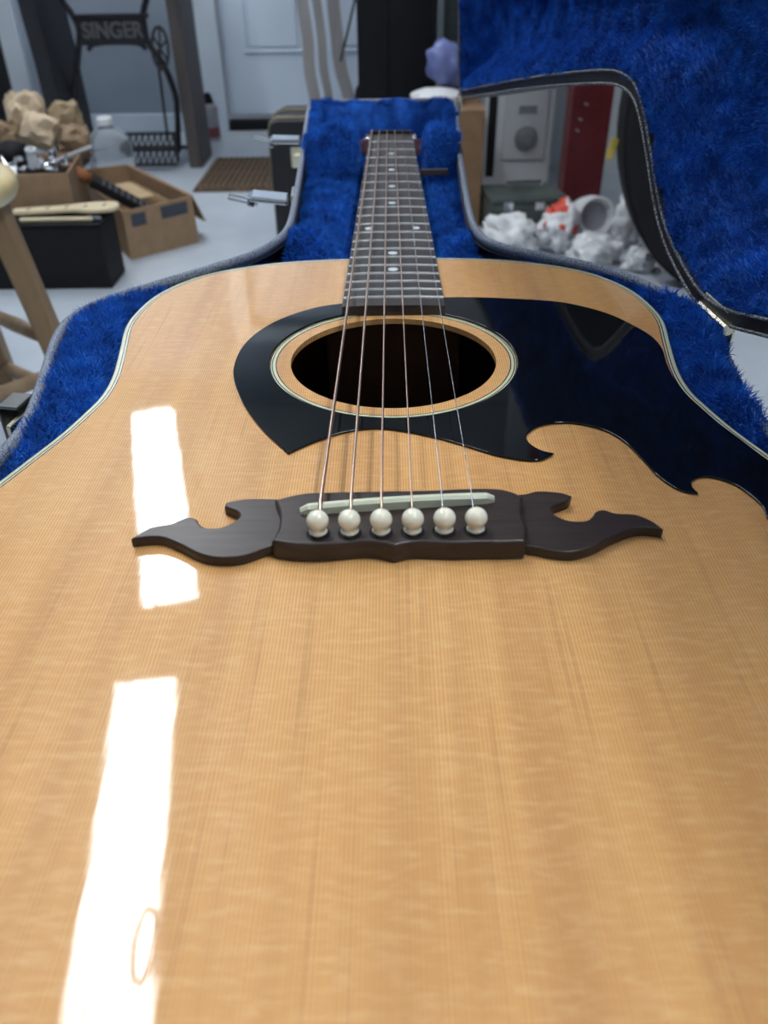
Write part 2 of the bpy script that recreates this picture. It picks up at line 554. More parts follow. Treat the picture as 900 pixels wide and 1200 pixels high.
ZL = GZ + 1.85
lamp('white fluorescent lamp over the sewing table, mirrored above the bridge wing', (-1.235, 3.44), (-0.822, 1.985), 0.195, ZL)
lamp('white fluorescent lamp mirrored as the long streak in the lower left of guitar', (-0.820, 1.60), (-0.628, 0.34), 0.190, ZL, True)
lamp('added fluorescent fill lamp, unseen, on the ceiling above the right side of the viewer', (0.66, 0.42), (0.66, -1.00), 0.20, ZL)  # invented fill lamp, kept out of the mirrored view, brightens the right side

# ------------------------------------------------------------------ outlines (millimetres in the guitar's frame: x right, y along the strings)
half = [(31, 289), (68, 284.5), (95, 275.5), (118, 262.5), (133, 245), (143, 224), (147.6, 198), (147.6, 178), (143, 150), (138.6, 121), (138, 100), (141, 83), (146, 63), (152.5, 44), (158, 28), (168, 2),
        (180, -28), (191, -62), (198, -96), (199, -122), (194, -152), (180, -182), (152, -205), (108, -216), (50, -219.5)]
body_ctrl = [(0, -220)] + half[::-1] + [(0, 290.5)] + [(-x, y) for x, y in half]
BODY = resample(catmull(body_ctrl, 12), 420) / 1000.0
case_ctrl = [(0, -250), (95, -246), (165, -228), (207, -185), (217, -120), (208, -60), (188, -10), (168, 34), (160, 64), (161.5, 97), (166, 130), (170.5, 165), (169, 195), (158, 224), (143, 251), (124, 271), (95, 292), (73, 311), (62.5, 334), (60, 390), (66, 568), (74, 725), (80, 840),
             (80, 862), (70, 872), (50, 874), (-70, 874), (-91, 872), (-100, 860), (-99.5, 840), (-94, 725), (-86, 583), (-78, 417), (-77, 351), (-85, 318), (-97, 295), (-117, 273), (-146, 244), (-166, 223.5), (-178, 205), (-182.5, 185), (-181, 161), (-173, 121), (-165.5, 80), (-164.5, 55), (-170, 25), (-188, -15), (-210, -60), (-221, -120), (-207, -190), (-165, -230), (-95, -247)]
CASE = resample(catmull(case_ctrl, 10), 620) / 1000.0
CASE = smooth_loop(CASE, 2)

def circle(cx, cy, r, n=96):
    return np.array([(cx + r * math.cos(2 * PI * k / n), cy + r * math.sin(2 * PI * k / n)) for k in range(n)])

# ------------------------------------------------------------------ the guitar
G = thing('acoustic_guitar', 'natural spruce flat-top acoustic guitar with black pickguard lying in the blue-lined case', 'guitar', (0, 0, GZ))
HC = (-0.0005, 0.1362)
HR = 0.0515
def gp(name, me, mat, parent=G, smooth=False, label=None):
    o = link(name, me, mat, parent, smooth=smooth)
    if label:
        o['label'] = label
    return o
B1, B2, B3, B4 = 0.0024, 0.0029, 0.0037, 0.0042
gp('soundboard', plate([offset(BODY, -B4), circle(*HC, HR, 128)], -0.003, 0.0), M['spruce'], label='glossy pale spruce soundboard with fine straight grain')
def flat_ring(o0, o1, z=0.0, deep=0.003):
    a, b = offset(BODY, -o0), offset(BODY, -o1)
    return loft([ring3(a, z - deep), ring3(a, z), ring3(b, z), ring3(b, z - deep)], True)
gp('binding', loft([ring3(BODY, -0.007), ring3(BODY, -0.0010), ring3(offset(BODY, -0.0004), -0.0003), ring3(offset(BODY, -0.0010), 0.0), ring3(offset(BODY, -B1), 0.0), ring3(offset(BODY, -B1), -0.007)], True), M['cream'], label='aged cream edge binding')
gp('purfling', flat_ring(B1, B2), M['black_line'])
gp('purfling', flat_ring(B2, B3), M['cream'])
gp('purfling', flat_ring(B3, B4), M['black_line'])
sd = gp('side', loft([ring3(offset(BODY, -0.0003), -0.0065), ring3(offset(BODY, -0.0003), -0.098), ring3(offset(BODY, -0.0026), -0.098), ring3(offset(BODY, -0.0026), -0.0035)], True), M['mahogany'], smooth=False)
bk = gp('back', plate([offset(BODY, -0.0002)], -0.1015, -0.098), M['mahogany'])
bi = gp('back_lining', plate([offset(BODY, -0.003)], -0.098, -0.0975), M['inside'])
for y, wd in ((0.215, 0.125), (0.12, 0.12), (0.0, 0.13), (-0.12, 0.15)):
    box('back_brace', (0, y, -0.090), (2 * wd, 0.016, 0.015), M['inside'], G, 0.003)
box('neck_block', (0, 0.262, -0.050), (0.085, 0.050, 0.092), M['neckblock'], G, 0.002)
box('paper_label', (0.012, 0.165, -0.0970), (0.075, 0.052, 0.0006), M['oldwood'], G)
# rosette rings round the hole
def annulus(r0, r1, z0, z1):
    return plate([circle(*HC, r1, 128), circle(*HC, r0, 128)], z0, z1)
gp('rosette_ring', annulus(0.0585, 0.0590, -0.001, 0.00012), M['black_line'])
gp('rosette_ring', annulus(0.0590, 0.0604, -0.001, 0.00014), M['cream'], label='cream ring around the sound hole')
gp('rosette_ring', annulus(0.0604, 0.0609, -0.001, 0.00012), M['black_line'])
gp('rosette_ring', annulus(0.0609, 0.0614, -0.001, 0.00012), M['cream'])
gp('rosette_ring', annulus(0.0614, 0.0619, -0.001, 0.00012), M['black_line'])
# pickguard
def seg_curve(chunks, n=6):
    """polyline made of smooth runs that meet in sharp points"""
    out = []
    for c in chunks:
        q = catmull(c, n, closed=False) if len(c) > 2 else np.array(c, float)
        out += q[:-1].tolist()
    return np.array(out)
PG = seg_curve([
    [(-44.4, 45.2), (-33.4, 54.9), (-20.8, 62.6), (-7.9, 65.2), (5.4, 62.0), (19.7, 55.6), (30.4, 49.3), (40.7, 42.8), (51.0, 38.9), (58.5, 38.6), (64.9, 43.4)],
    [(64.9, 43.4), (59.8, 46.2), (56.0, 52.0), (55.8, 58.3), (61.2, 65.4), (68.6, 68.4), (79.0, 68.1), (89.5, 62.0), (95.9, 52.0), (99.7, 38.6), (102.5, 26.6), (106.3, 18.8), (110.5, 15.0), (114.7, 14.0)],
    [(114.7, 14.0), (113.8, 18.8), (115.4, 23.2), (120.4, 25.8), (126.3, 23.6), (131.0, 19.1), (134.2, 11.6), (135.6, 4.9), (134.6, -2.5)],
    [(134.6, -2.5), (140.0, 1.5), (147, 2.0), (153, -4.0), (157, -14), (158.5, -26)],
    [(158.5, -26), (165, -18), (164.5, -4), (160.5, 8), (155.5, 22), (149.0, 39), (144.2, 54.0), (139.0, 70.0), (134.8, 88.8), (133.0, 107), (133.8, 125), (136.3, 143), (135.0, 158.4), (128.4, 174.3), (118.5, 190.0), (104.0, 202.5), (88.0, 209.6), (59.0, 214.6), (39.3, 216.3), (28, 216)],
    [(28, 216), (-28, 209)],
    [(-28, 209), (-45.9, 201.7), (-65.6, 182.7), (-77.5, 156.0), (-79.3, 124.5), (-71.4, 94.5), (-59.3, 68.3), (-44.4, 45.2)],
]) / 1000.0
gp('pickguard', plate([PG, circle(*HC, 0.0620, 128)], 0.0001, 0.0011, 0.0003, 1), M['pickguard'], label='glossy black pickguard with scrolled points wrapping the sound hole')

# neck and fretboard
def fb_half(y):
    return (43 + (648 - y) * 14 / 444) / 2 / 1000
FZ = 0.0060
ys = [192, 288, 400, 520, 648]
rings = []
for y in ys:
    h = fb_half(y)
    rings.append(np.array([(-h, y / 1000, 0.0002 if y < 289 else 0.0), (-h, y / 1000, FZ - 0.0006), (-h * 0.5, y / 1000, FZ), (h * 0.5, y / 1000, FZ), (h, y / 1000, FZ - 0.0006), (h, y / 1000, 0.0002 if y < 289 else 0.0)]))
fb = gp('fretboard', loft(rings, False, True, True), M['fretboard'], label='dark rosewood fretboard with dot inlays')
rings = []
for y, d in ((288, 22), (330, 18), (480, 16.5), (640, 15.5), (652, 16)):
    h = fb_half(y)
    rings.append(np.array([(h * math.cos(a), y / 1000, -d / 1000 * math.sin(a)) for a in np.linspace(0, PI, 13)]))
gp('neck', loft(rings, False, True, True), M['mahogany'], smooth=False)
hl = []
for z, y1 in ((-0.004, 330), (-0.03, 318), (-0.06, 306), (-0.092, 300)):
    hw = 0.026 if z > -0.02 else 0.022
    hl.append(np.array([(-hw, 0.2885, z), (hw, 0.2885, z), (hw * 0.7, y1 / 1000, z), (-hw * 0.7, y1 / 1000, z)]))
gp('heel', loft(hl, False, True, True), M['mahogany'])
for n in range(1, 21):
    y = 648 * 2 ** (-n / 12) / 1000
    h = fb_half(y * 1000) - 0.0002
    prof = [(-0.0013, 0), (-0.0011, 0.0006), (-0.0005, 0.0010), (0.0005, 0.0010), (0.0011, 0.0006), (0.0013, 0)]
    rr = [np.array([(sx * h, y + a, FZ - 0.0005 + b + (0.0 if sx in (-1, 1) else 0.0005)) for a, b in prof]) for sx in (-1, -0.5, 0.5, 1)]
    link('fret', loft(rr, False, True, True), M['nickel'], fb)
fpos = lambda n: 648 * 2 ** (-n / 12)
dotm = lathe([(0.0031, 0), (0.0031, 0.00015)], 20)
dotm.materials.append(M['pearl'])
for n in (3, 5, 7, 9, 12, 15, 17):
    y = (fpos(n) + fpos(n - 1)) / 2000
    for x in ((-0.0160, 0.0160) if n == 12 else (0,)):
        link('dot_inlay', dotm, None, fb, (x, y, FZ - (0.0002 if x else 0.0)))
box('nut', (0, 0.6505, FZ - 0.001), (0.043, 0.005, 0.0075), M['black_matte'], G, 0.0008)
hs = seg_curve([[(-21.5, 652), (-24, 668), (-34, 690), (-37, 740), (-39, 810), (-26, 822), (-10, 816), (0, 828), (10, 816), (26, 822), (39, 810), (37, 740), (34, 690), (24, 668), (21.5, 652)], [(21.5, 652), (-21.5, 652)]]) / 1000
hso = gp('headstock', plate([hs - np.array([0, 0.652])], -0.016, 0.0, 0.001, 1), M['mahogany'])
hso.location = (0, 0.652, 0.002)
hso.rotation_euler = (-math.radians(15), 0, 0)
tpm = lathe([(0.0045, 0), (0.0045, 0.002), (0.003, 0.003), (0.003, 0.005), (0.0035, 0.006)], 12)
tpm.materials.append(M['nickel'])
tkm = lathe([(0.0025, 0), (0.0025, 0.014), (0.008, 0.016), (0.009, 0.022), (0.006, 0.028)], 10)
tkm.materials.append(M['nickel'])
for s in (-1, 1):
    for y in (0.045, 0.085, 0.125):
        link('tuner_post', tpm, None, hso, (s * 0.024, y, 0))
        link('tuner_key', tkm, None, hso, (s * 0.036, y, -0.010), (0, s * PI / 2, 0))

# bridge
def rescale(P, z_from, z_to):
    k = (177.17 - z_to) / (177.17 - z_from)
    return [(-1.55 + (x + 1.55) * k, -240.03 + (y + 240.03) * k) for x, y in P]
lw = seg_curve([rescale(c, 6, 4.2) for c in (
    [(-92.2, -18.2), (-87, -12.0), (-80.1, -9.7), (-77.2, -7.3), (-74.5, -5.9), (-71.5, -7.2), (-70.0, -9.9), (-67.5, -12.2), (-62.6, -12.3), (-58.5, -9.4), (-56.4, -5.4), (-57.8, -2.4), (-62.8, 0.6)],
    [(-62.8, 0.6), (-62.0, 3.4), (-54.7, 5.3), (-46.3, 5.2), (-40, 4.4)],
    [(-40, 4.4), (-38, -5.3), (-38.5, -22.0)],
    [(-38.5, -22.0), (-44.0, -23.5), (-47.5, -25.6), (-53.2, -28.4), (-60.9, -28.8), (-67.8, -26.3), (-75.5, -20.9), (-83.2, -17.2), (-92.2, -18.2)])]) / 1000
rw = seg_curve([rescale(c, 6, 4.2) for c in (
    [(40, 6.0), (47.8, 7.2), (52.5, 8.9), (60.6, 7.9), (64.6, 5.6)],
    [(64.6, 5.6), (62.5, 2.6), (57.5, -0.3), (55.6, -3.6), (57.2, -7.0), (61.2, -9.7), (66.6, -9.7), (69.5, -7.2), (71.4, -4.3), (74.6, -3.3), (78.3, -5.4), (84.9, -6.2), (89.9, -10.2), (92.6, -15.0)],
    [(92.6, -15.0), (84.4, -14.0), (75.0, -18.4), (66.6, -24.3), (59.2, -27.2), (52.5, -26.6), (46.5, -24.5), (38.5, -22.5)],
    [(38.5, -22.5), (38, -5), (40, 6.0)])]) / 1000
bc = seg_curve([rescale(c, 9, 8.2) for c in (
    [(-42.5, -23.6), (-36, -25.4), (-28, -26.0), (-20, -25.3), (-12.2, -24.3), (-6, -24.9), (-1.0, -26.9)],
    [(-1.0, -26.9), (4, -25.0), (9.9, -24.9), (18, -25.5), (27.1, -25.2), (36, -25.2), (43.1, -25.0)],
    [(43.1, -25.0), (44.8, -18), (44.2, -8), (46.0, 1.0)],
    [(46.0, 1.0), (42.3, 4.6), (36.3, 6.9), (25, 7.0), (11.1, 6.2), (-24.7, 5.4), (-35.3, 4.4), (-44.1, 0.6)],
    [(-44.1, 0.6), (-41.5, -8), (-41.0, -16), (-42.5, -23.6)])]) / 1000
br = gp('bridge', plate([bc], 0.0, 0.0082, 0.0012, 3), M['bridge'], label='dark rosewood moustache bridge with six ivory pins')
for q in (lw, rw):
    link('bridge_wing', plate([q], 0.0, 0.0043, 0.0006, 2), M['bridge'], br)
# saddle: slanted, rounded ends
sa, sb = Vector((-0.0343, -0.0068, 0)), Vector((0.0352, -0.0003, 0))
sang = math.atan2(sb.y - sa.y, sb.x - sa.x)
sl = (sb - sa).length
sh = []
for k in range(25):
    u = -1 + 2 * k / 24
    zt = 0.0124 - 0.0010 * abs(u) ** 2 - (0.0012 if abs(u) == 1 else 0.0)
    hw = 0.0017 if abs(u) < 1 else 0.0010
    x = u * sl / 2
    sh.append(np.array([(x, -hw, 0.0075), (x, -hw, zt - 0.0010), (x, -hw * 0.4, zt), (x, hw * 0.4, zt), (x, hw, zt - 0.0010), (x, hw, 0.0075)]))
sdl = link('saddle', loft(sh, False, True, True), M['bone'], br, (sa + sb) / 2, (0, 0, sang))
# bridge pins
pin_prof = [(0.0022, -0.004), (0.0024, 0.0004), (0.0031, 0.0007), (0.0032, 0.0014), (0.0025, 0.0020)]
pin_prof += [(0.00385 * math.cos(a), 0.0053 + 0.0037 * math.sin(a)) for a in np.linspace(-0.75, PI / 2 - 0.05, 14)]
pinm = lathe(pin_prof, 28)
pinm.materials.append(M['ivory'])
pinm.polygons.foreach_set('use_smooth', [True] * len(pinm.polygons))
hole_m = lathe([(0.0042, 0), (0.0042, 0.0001)], 24)
hole_m.materials.append(M['black_matte'])
pins = []
for i in range(6):
    x = (i - 2.5) * 0.0108
    y = -0.0192 + 0.0002 * i
    pins.append((x, y))
    link('bridge_pin', pinm, None, br, (x, y, 0.0082), (math.radians(-6), 0, 0))
    link('pin_hole', hole_m, None, br, (x, y, 0.00821))
# strings
rad = [0.00072, 0.00058, 0.00046, 0.00036, 0.00024, 0.00020]
for i in range(6):
    xs = (i - 2.5) * 0.01075
    ysd = sa.y + (sb.y - sa.y) * ((xs - sa.x) / (sb.x - sa.x))
    u = (xs - (sa.x + sb.x) / 2) / (sl / 2)
    zs = 0.0124 - 0.0010 * u * u + rad[i]
    xn = (i - 2.5) * 0.00765
    path = [(pins[i][0], pins[i][1] + 0.0040, 0.0070), (pins[i][0], pins[i][1] + 0.0052, 0.0090), (xs, ysd - 0.0012, zs - 0.0004), (xs, ysd, zs), (xs + (xn - xs) * 0.02, ysd + 0.012, zs - 0.0001)]
    zn = FZ + 0.0027 + rad[i] * 0.5
    for k in range(1, 9):
        f = 0.02 + 0.98 * k / 8
        path.append((xs + (xn - xs) * f, ysd + (0.6505 - ysd) * f, zs + (zn - zs) * f))
    gp('guitar_string', tube(path, rad[i], 8), M['bronze'] if i < 4 else M['steel'], smooth=True)

# ------------------------------------------------------------------ the case
K = thing('guitar_case', 'open black guitar case with deep blue plush lining and raised lid, holding the guitar', 'guitar case', (0, 0, GZ))
def seg_dist(P, X, Y):
    """signed distance (mm) to closed outline P (metres); positive inside"""
    x = X.ravel() / 1000.0
    y = Y.ravel() / 1000.0
    best = np.full(x.shape, 1e9)
    inside = np.zeros(x.shape, bool)
    n = len(P)
    for i in range(n):
        x1, y1 = P[i]
        x2, y2 = P[(i + 1) % n]
        dx, dy = x2 - x1, y2 - y1
        t = np.clip(((x - x1) * dx + (y - y1) * dy) / (dx * dx + dy * dy + 1e-15), 0, 1)
        best = np.minimum(best, (x - x1 - t * dx) ** 2 + (y - y1 - t * dy) ** 2)
        c = (y1 > y) != (y2 > y)
        if dy != 0:
            inside ^= c & (x < dx * (y - y1) / dy + x1)
    d = np.sqrt(best) * 1000
    return np.where(inside, d, -d).reshape(X.shape)
def sst(x, a, b):
    t = np.clip((x - a) / (b - a), 0, 1)
    return t * t * (3 - 2 * t)
def fluff(X, Y, seed):
    out = np.zeros(X.shape)
    it = np.nditer(X, flags=['multi_index'])
    for v in it:
        i = it.multi_index
        p = Vector((float(v), float(Y[i]), seed * 50.0))
        out[i] = noise.noise(p / 26) * 2.8 + noise.noise(p / 11) * 2.2 + noise.noise(p / 5) * 1.0
    return out
STEP = 3.0
gx = np.arange(-225, 225, STEP)
gy = np.arange(-255, 880, STEP)
GX, GY = np.meshgrid(gx, gy, indexing='ij')
coarse_case = CASE[::2]
DC = seg_dist(coarse_case, GX, GY)
DG = -seg_dist(BODY[::2], GX, GY)
FL = fluff(GX, GY, 1)

def grid_mesh(Z, keep, flip):
    idx = -np.ones(Z.shape, int)
    ok = keep
    idx[ok] = np.arange(ok.sum())
    V = np.column_stack([GX[ok], GY[ok], Z[ok]]) / 1000.0
    a, b, c, d = idx[:-1, :-1], idx[1:, :-1], idx[1:, 1:], idx[:-1, 1:]
    m = (a >= 0) & (b >= 0) & (c >= 0) & (d >= 0)
    F = np.stack([a[m], b[m], c[m], d[m]], 1)
    if flip:
        F = F[:, ::-1]
    me = bpy.data.meshes.new('lining')
    me.from_pydata(V.tolist(), [], F.tolist())
    me.polygons.foreach_set('use_smooth', [True] * len(me.polygons))
    return me, V, F

def pile_mesh(V, F, count, length, width, sign, test):
    """short fibres standing on the lining, two-segment blades"""
    c = V[F].mean(1)
    sel = np.where(test(c))[0]
    f = sel[rng.integers(0, len(sel), count)]
    q = V[F[f]]
    a, b = rng.random((count, 1)), rng.random((count, 1))
    p = (q[:, 0] * (1 - a) + q[:, 1] * a) * (1 - b) + (q[:, 3] * (1 - a) + q[:, 2] * a) * b
    n = np.cross(q[:, 2] - q[:, 0], q[:, 3] - q[:, 1])
    n /= np.linalg.norm(n, axis=1)[:, None] + 1e-12
    n *= np.where((n[:, 2:3] * sign) < 0, -1, 1)
    cl = np.stack([np.sin(p[:, 0] * 310 + 3 * np.sin(p[:, 1] * 170)) + np.sin(p[:, 0] * 130 - p[:, 1] * 90), np.cos(p[:, 1] * 290 + 2 * np.sin(p[:, 0] * 230)), np.zeros(count)], 1)
    dirv = n + cl * 0.30 + rng.normal(0, 0.40, (count, 3))
    dirv /= np.linalg.norm(dirv, axis=1)[:, None]
    L = length * rng.uniform(0.55, 1.15, (count, 1))
    side = np.cross(dirv, rng.normal(0, 1, (count, 3)))
    side /= np.linalg.norm(side, axis=1)[:, None] + 1e-12
    bend = np.cross(side, dirv) * rng.normal(0, 0.35, (count, 1))
    w2 = side * width / 2
    mid = p + dirv * L * 0.55
    tip = p + (dirv + bend) * L
    VV = np.stack([p - w2, p + w2, mid + w2 * 0.8, mid - w2 * 0.8, tip], 1).reshape(-1, 3)
    base = np.arange(count)[:, None] * 5
    me = bpy.data.meshes.new('pile')
    quads = (base + np.array([[0, 1, 2, 3]]))
    tris = (base + np.array([[3, 2, 4]]))
    loops = np.concatenate([quads, tris], 1).ravel()
    me.vertices.add(len(VV))
    me.vertices.foreach_set('co', VV.ravel())
    me.loops.add(len(loops))
    me.loops.foreach_set('vertex_index', loops.astype(np.int32))
    me.polygons.add(count * 2)
    st = (np.arange(count)[:, None] * 7 + np.array([[0, 4]])).ravel()
    me.polygons.foreach_set('loop_start', st.astype(np.int32))
    me.update(calc_edges=True)
    return me

# base shell
SB = -0.120
cs = offset(CASE, 0.0)
link('shell', loft([ring3(offset(CASE, -0.005), -0.004), ring3(cs, -0.004), ring3(cs, SB + 0.012), ring3(offset(CASE, -0.004), SB + 0.003), ring3(offset(CASE, -0.012), SB)], False, False, True), M['tolex'], K, smooth=False)
def tape(z, w_, h_):
    pr = [(0.0006, -h_), (0.0012, -h_ * 0.2), (0.0006, h_ * 0.5), (-w_ * 0.3, h_ * 0.8), (-w_ * 0.75, h_ * 0.75), (-w_, 0.0), (-w_, -h_)]
    return loft([ring3(offset(CASE, a), z + b) for a, b in pr], True)
link('rim_tape', tape(0.0005, 0.0040, 0.0032), M['piping'], K, smooth=True)['label'] = 'grey flecked tape along the rim'
# lining height field
side_z = -1.5 + 5.0 * sst(GX, 20, 60) * sst(DG, 5, 16) + 2.0 * np.sin(np.clip(DC / 36, 0, 1) * PI) - 10 * np.exp(-np.clip(DG, 0, 99) / 5.0)
pad = -20.0 + 19.0 * sst(GY, 625, 650)
chan = sst(np.abs(GX + 1), 27, 34)
pad = -46 + (pad + 46) * np.maximum(chan, sst(GY, 640, 655))
pad += 44 * np.exp(-((GY - 596) / 24.0) ** 6) * sst(np.abs(GX), 24, 38) * (1 - 0.35 * sst(np.abs(GX + 6), 40, 85))
rec = sst(GY, 622, 640) * sst(DC, 13, 19)
pad = pad * (1 - rec) + (-92) * rec
pocket = sst(GX, 27, 31) * (1 - sst(GX, 50, 56)) * sst(GY, 535, 541) * (1 - sst(GY, 556, 562))
pad = pad - 34 * pocket
edgel = np.exp(-((np.abs(DC) - 5) / 4.0) ** 2) * -3
pad = pad + edgel * (GY < 560)
near = (1 - sst(DG, 4, 34)) * (1 - sst(np.abs(GX), 45, 95))
pad = pad - 26 * near
wn = sst(GY + 0.35 * np.abs(GX), 306, 336)
ZB = side_z * (1 - wn) + pad * wn + FL * np.where(GY > 310, 1.9, 1.1)
puff = 17 * np.exp(-((GY - 350) / 24.0) ** 4) * sst(np.abs(GX), 38, 52)
ZB = ZB + puff
keep = (DC > np.where(GX > 40, 0.6, 2.0)) & (DG > -7)
meB, VB, FB = grid_mesh(ZB, keep, False)
ln = link('plush_lining', meB, M['plush'], K)
ln['label'] = 'deep blue plush lining of the case bottom'
pb = link('plush_pile', pile_mesh(VB, FB, 240000, 0.0056, 0.00042, 1, lambda c: c[:, 1] > 0.0), M['pile'], ln)
pb['kind'] = 'stuff'
link('pocket_board', bm_mesh((lambda bm: (box_bm(bm, (0.040, 0.562, -0.0110), (0.026, 0.003, 0.006), 0.0008), bm)[1])(bmesh.new())), M['oldwood'], K)
# latches along the left side of the rim
def latch(x, y, ang, s=1.0, openness=0.0, brass='brass'):
    o = box('latch', (x, y, -0.018), (0.0025, 0.030 * s, 0.030), M[brass], K, 0.0006, (0, 0, ang))
    bm = bmesh.new()
    box_bm(bm, (-0.019, 0, 0), (0.032, 0.026 * s, 0.0045), 0.0018)
    box_bm(bm, (-0.034, 0, -0.003), (0.006, 0.022 * s, 0.008), 0.0018)
    lv = link('latch_lever', bm_mesh(bm), M['chrome'], o, (-0.001, 0, 0.008), (0, openness, 0))
    link('latch_loop', tube([(-0.030, -0.006 * s, 0.006), (-0.054, -0.006 * s, 0.012), (-0.054, 0.006 * s, 0.012), (-0.030, 0.006 * s, 0.006)], 0.0011, 6), M['chrome'], o)
    return o
latch(-0.0832, 0.470, 0.06, 1.0, 0.12)
latch(-0.0935, 0.705, 0.06, 1.0, 0.05)
def closed_latch(x, y, ang):
    o = box('latch', (x, y, -0.014), (0.003, 0.034, 0.026), M['brass'], K, 0.0008, (0, 0, ang))
    bm = bmesh.new()
    box_bm(bm, (-0.0055, 0, 0.006), (0.010, 0.014, 0.0014), 0.0004)
    box_bm(bm, (-0.0105, 0, -0.004), (0.0014, 0.014, 0.020), 0.0004)
    box_bm(bm, (-0.0055, 0.0065, -0.001), (0.010, 0.0012, 0.014), 0.0003)
    link('latch_lever', bm_mesh(bm), M['tin'], o, (0, 0, 0.010))
closed_latch(-0.1690, 0.090, -0.18)
hd = []
for k in range(13):
    a = PI * k / 12
    hd.append((-0.168 - 0.024 * math.sin(a), 0.055 - 0.11 * k / 12, -0.020 - 0.006 * math.sin(a)))
hd = [(x - 0.002 - 0.28 * max(0, 0.03 - y), y, z) for x, y, z in hd]
link('handle', tube(hd, 0.0085, 10), M['tolex'], K, smooth=True)

# lid, built closed over the base and swung about the hinge line
Lid = bpy.data.objects.new('lid', None)
COL.objects.link(Lid)
Lid.parent = K
ax0, ax1 = Vector((0.1700, 0.185, 0.001)), Vector((0.0825, 0.868, 0.001))
axis = (ax1 - ax0).normalized()
OPEN = math.radians(89)
Lid.matrix_local = Matrix.Translation(ax0) @ Matrix.Rotation(OPEN, 4, axis) @ Matrix.Translation(-ax0)
Lid['label'] = 'open lid standing upright, lined with blue plush'
LZ = 0.004
CL = offset(CASE, -0.0003)
link('lid_shell', loft([ring3(offset(CL, -0.012), LZ + 0.006), ring3(CL, LZ + 0.004), ring3(CL, LZ + 0.040), ring3(offset(CL, -0.005), LZ + 0.050), ring3(offset(CL, -0.016), LZ + 0.056)], False, False, True), M['tolex'], Lid)
link('lid_lip', loft([ring3(offset(CL, -a), LZ + b) for a, b in ((0.0005, 0.0), (0.0085, -0.001), (0.0100, 0.010), (0.0005, 0.010))], True), M['tolex'], Lid)
def piping(off, z, r):
    R = offset(CL, off)
    return loft([ring3(offset(R, r * math.cos(a)), z + r * math.sin(a)) for a in np.linspace(0, 2 * PI, 8, endpoint=False)], True)
link('lid_piping', piping(-0.0005, LZ, 0.0010), M['stitch'], Lid, smooth=True)
link('lid_piping', piping(-0.0085, LZ - 0.001, 0.0009), M['stitch'], Lid, smooth=True)
FL2 = fluff(GX, GY, 3)
ZLd = LZ * 1000 + 2 + 36 * sst(DC, 11, 50) + FL2 * 1.3
padl = sst(GY, 300, 330) * (1 - sst(GY, 560, 600)) * (1 - sst(GX, 16, 34))
ribs = 3.2 * np.abs(np.sin(GX / 7.5 * PI + 0.25 * np.sin(GY / 20)))
padm = sst(GY, 322, 334) * (1 - sst(GY, 528, 540)) * (1 - sst(GX, 24, 30))
ZLd = ZLd - 14 * padl + (ribs - 2) * padm
meL, VL, FLc = grid_mesh(ZLd, DC > 7.5, True)
ll = link('lid_lining', meL, M['plush'], Lid)
pl = link('lid_pile', pile_mesh(VL, FLc, 200000, 0.0042, 0.00040, -1, lambda c: (c[:, 0] > -0.06) & (c[:, 1] > 0.06)), M['pile'], Lid)
pl['kind'] = 'stuff'
# brass hinges at the upper bout and the headstock corner
for p, s, a in ((Vector((0.1735, 0.178, 0.003)), 1.0, 0.10), (Vector((0.0835, 0.862, 0.003)), 0.55, 0.13)):
    o = bpy.data.objects.new('hinge', None)
    COL.objects.link(o)
    o.parent = K
    o.location = p
    o.rotation_euler = (0, 0, a)
    o['label'] = 'brass hinge'
    for k, (y, ln_) in enumerate(((-0.012, 0.011), (0.0005, 0.012), (0.012, 0.009))):
        link('hinge_knuckle', tube([(0, (y - ln_ / 2) * s, 0), (0, (y + ln_ / 2) * s, 0)], 0.0032 * s, 12), M['brass'], o, smooth=False)
    box('hinge_leaf', (0.0035 * s, 0, -0.012 * s), (0.0015, 0.034 * s, 0.022 * s), M['brass'], o, 0.0003)
    box('hinge_leaf', (0.0045 * s, 0, 0.0065 * s), (0.011 * s, 0.028 * s, 0.0015), M['brass'], o, 0.0003, (0, 0.35, 0))

# bench that carries the case
bn = thing('work_bench', 'low wooden bench under the open guitar case', 'bench', (0, 0.28, 0))
ztop = GZ + SB
box('bench_top', (0, 0, ztop - 0.0155), (0.17, 0.85, 0.03), M['oldwood'], bn, 0.003)
for sx in (-1, 1):
    for sy in (-1, 1):
        box('leg', (sx * 0.06, sy * 0.36, (ztop - 0.03) / 2), (0.04, 0.04, ztop - 0.03), M['oldwood'], bn, 0.002)

# ------------------------------------------------------------------ sewing machine table
T = thing('sewing_table', 'black cast-iron treadle sewing table with raised lettering by the far wall', 'sewing table', (-0.98, 3.1, 0))
def tp(pts, dy=0.0):
    return [(x + 0.98, dy, z) for x, z in pts]
br_ = box('brace', (-0.003, 0, 0.447), (0.25, 0.012, 0.070), M['iron'], T, 0.003)
lt = link('lettering', text_mesh('SINGER', 0.070, 0.004), M['iron_letter'], br_, (0, -0.007, -0.024), (PI / 2, 0, 0))
lt.scale = (0.93, 1, 1)
box('brace_rail', (-0.003, -0.003, 0.489), (0.27, 0.022, 0.014), M['iron'], T, 0.004)
box('brace_rail', (-0.003, -0.003, 0.407), (0.27, 0.022, 0.014), M['iron'], T, 0.004)
def iron(pts, r=0.011):
    q = catmull(tp(pts), 6, closed=False)
    link('brace_arm', tube(q, r, 8), M['iron'], T, smooth=True)
iron([(-1.17, 0.70), (-1.15, 0.56), (-1.115, 0.49), (-1.104, 0.45), (-1.112, 0.41), (-1.135, 0.34), (-1.165, 0.26), (-1.185, 0.17), (-1.195, 0.04)])
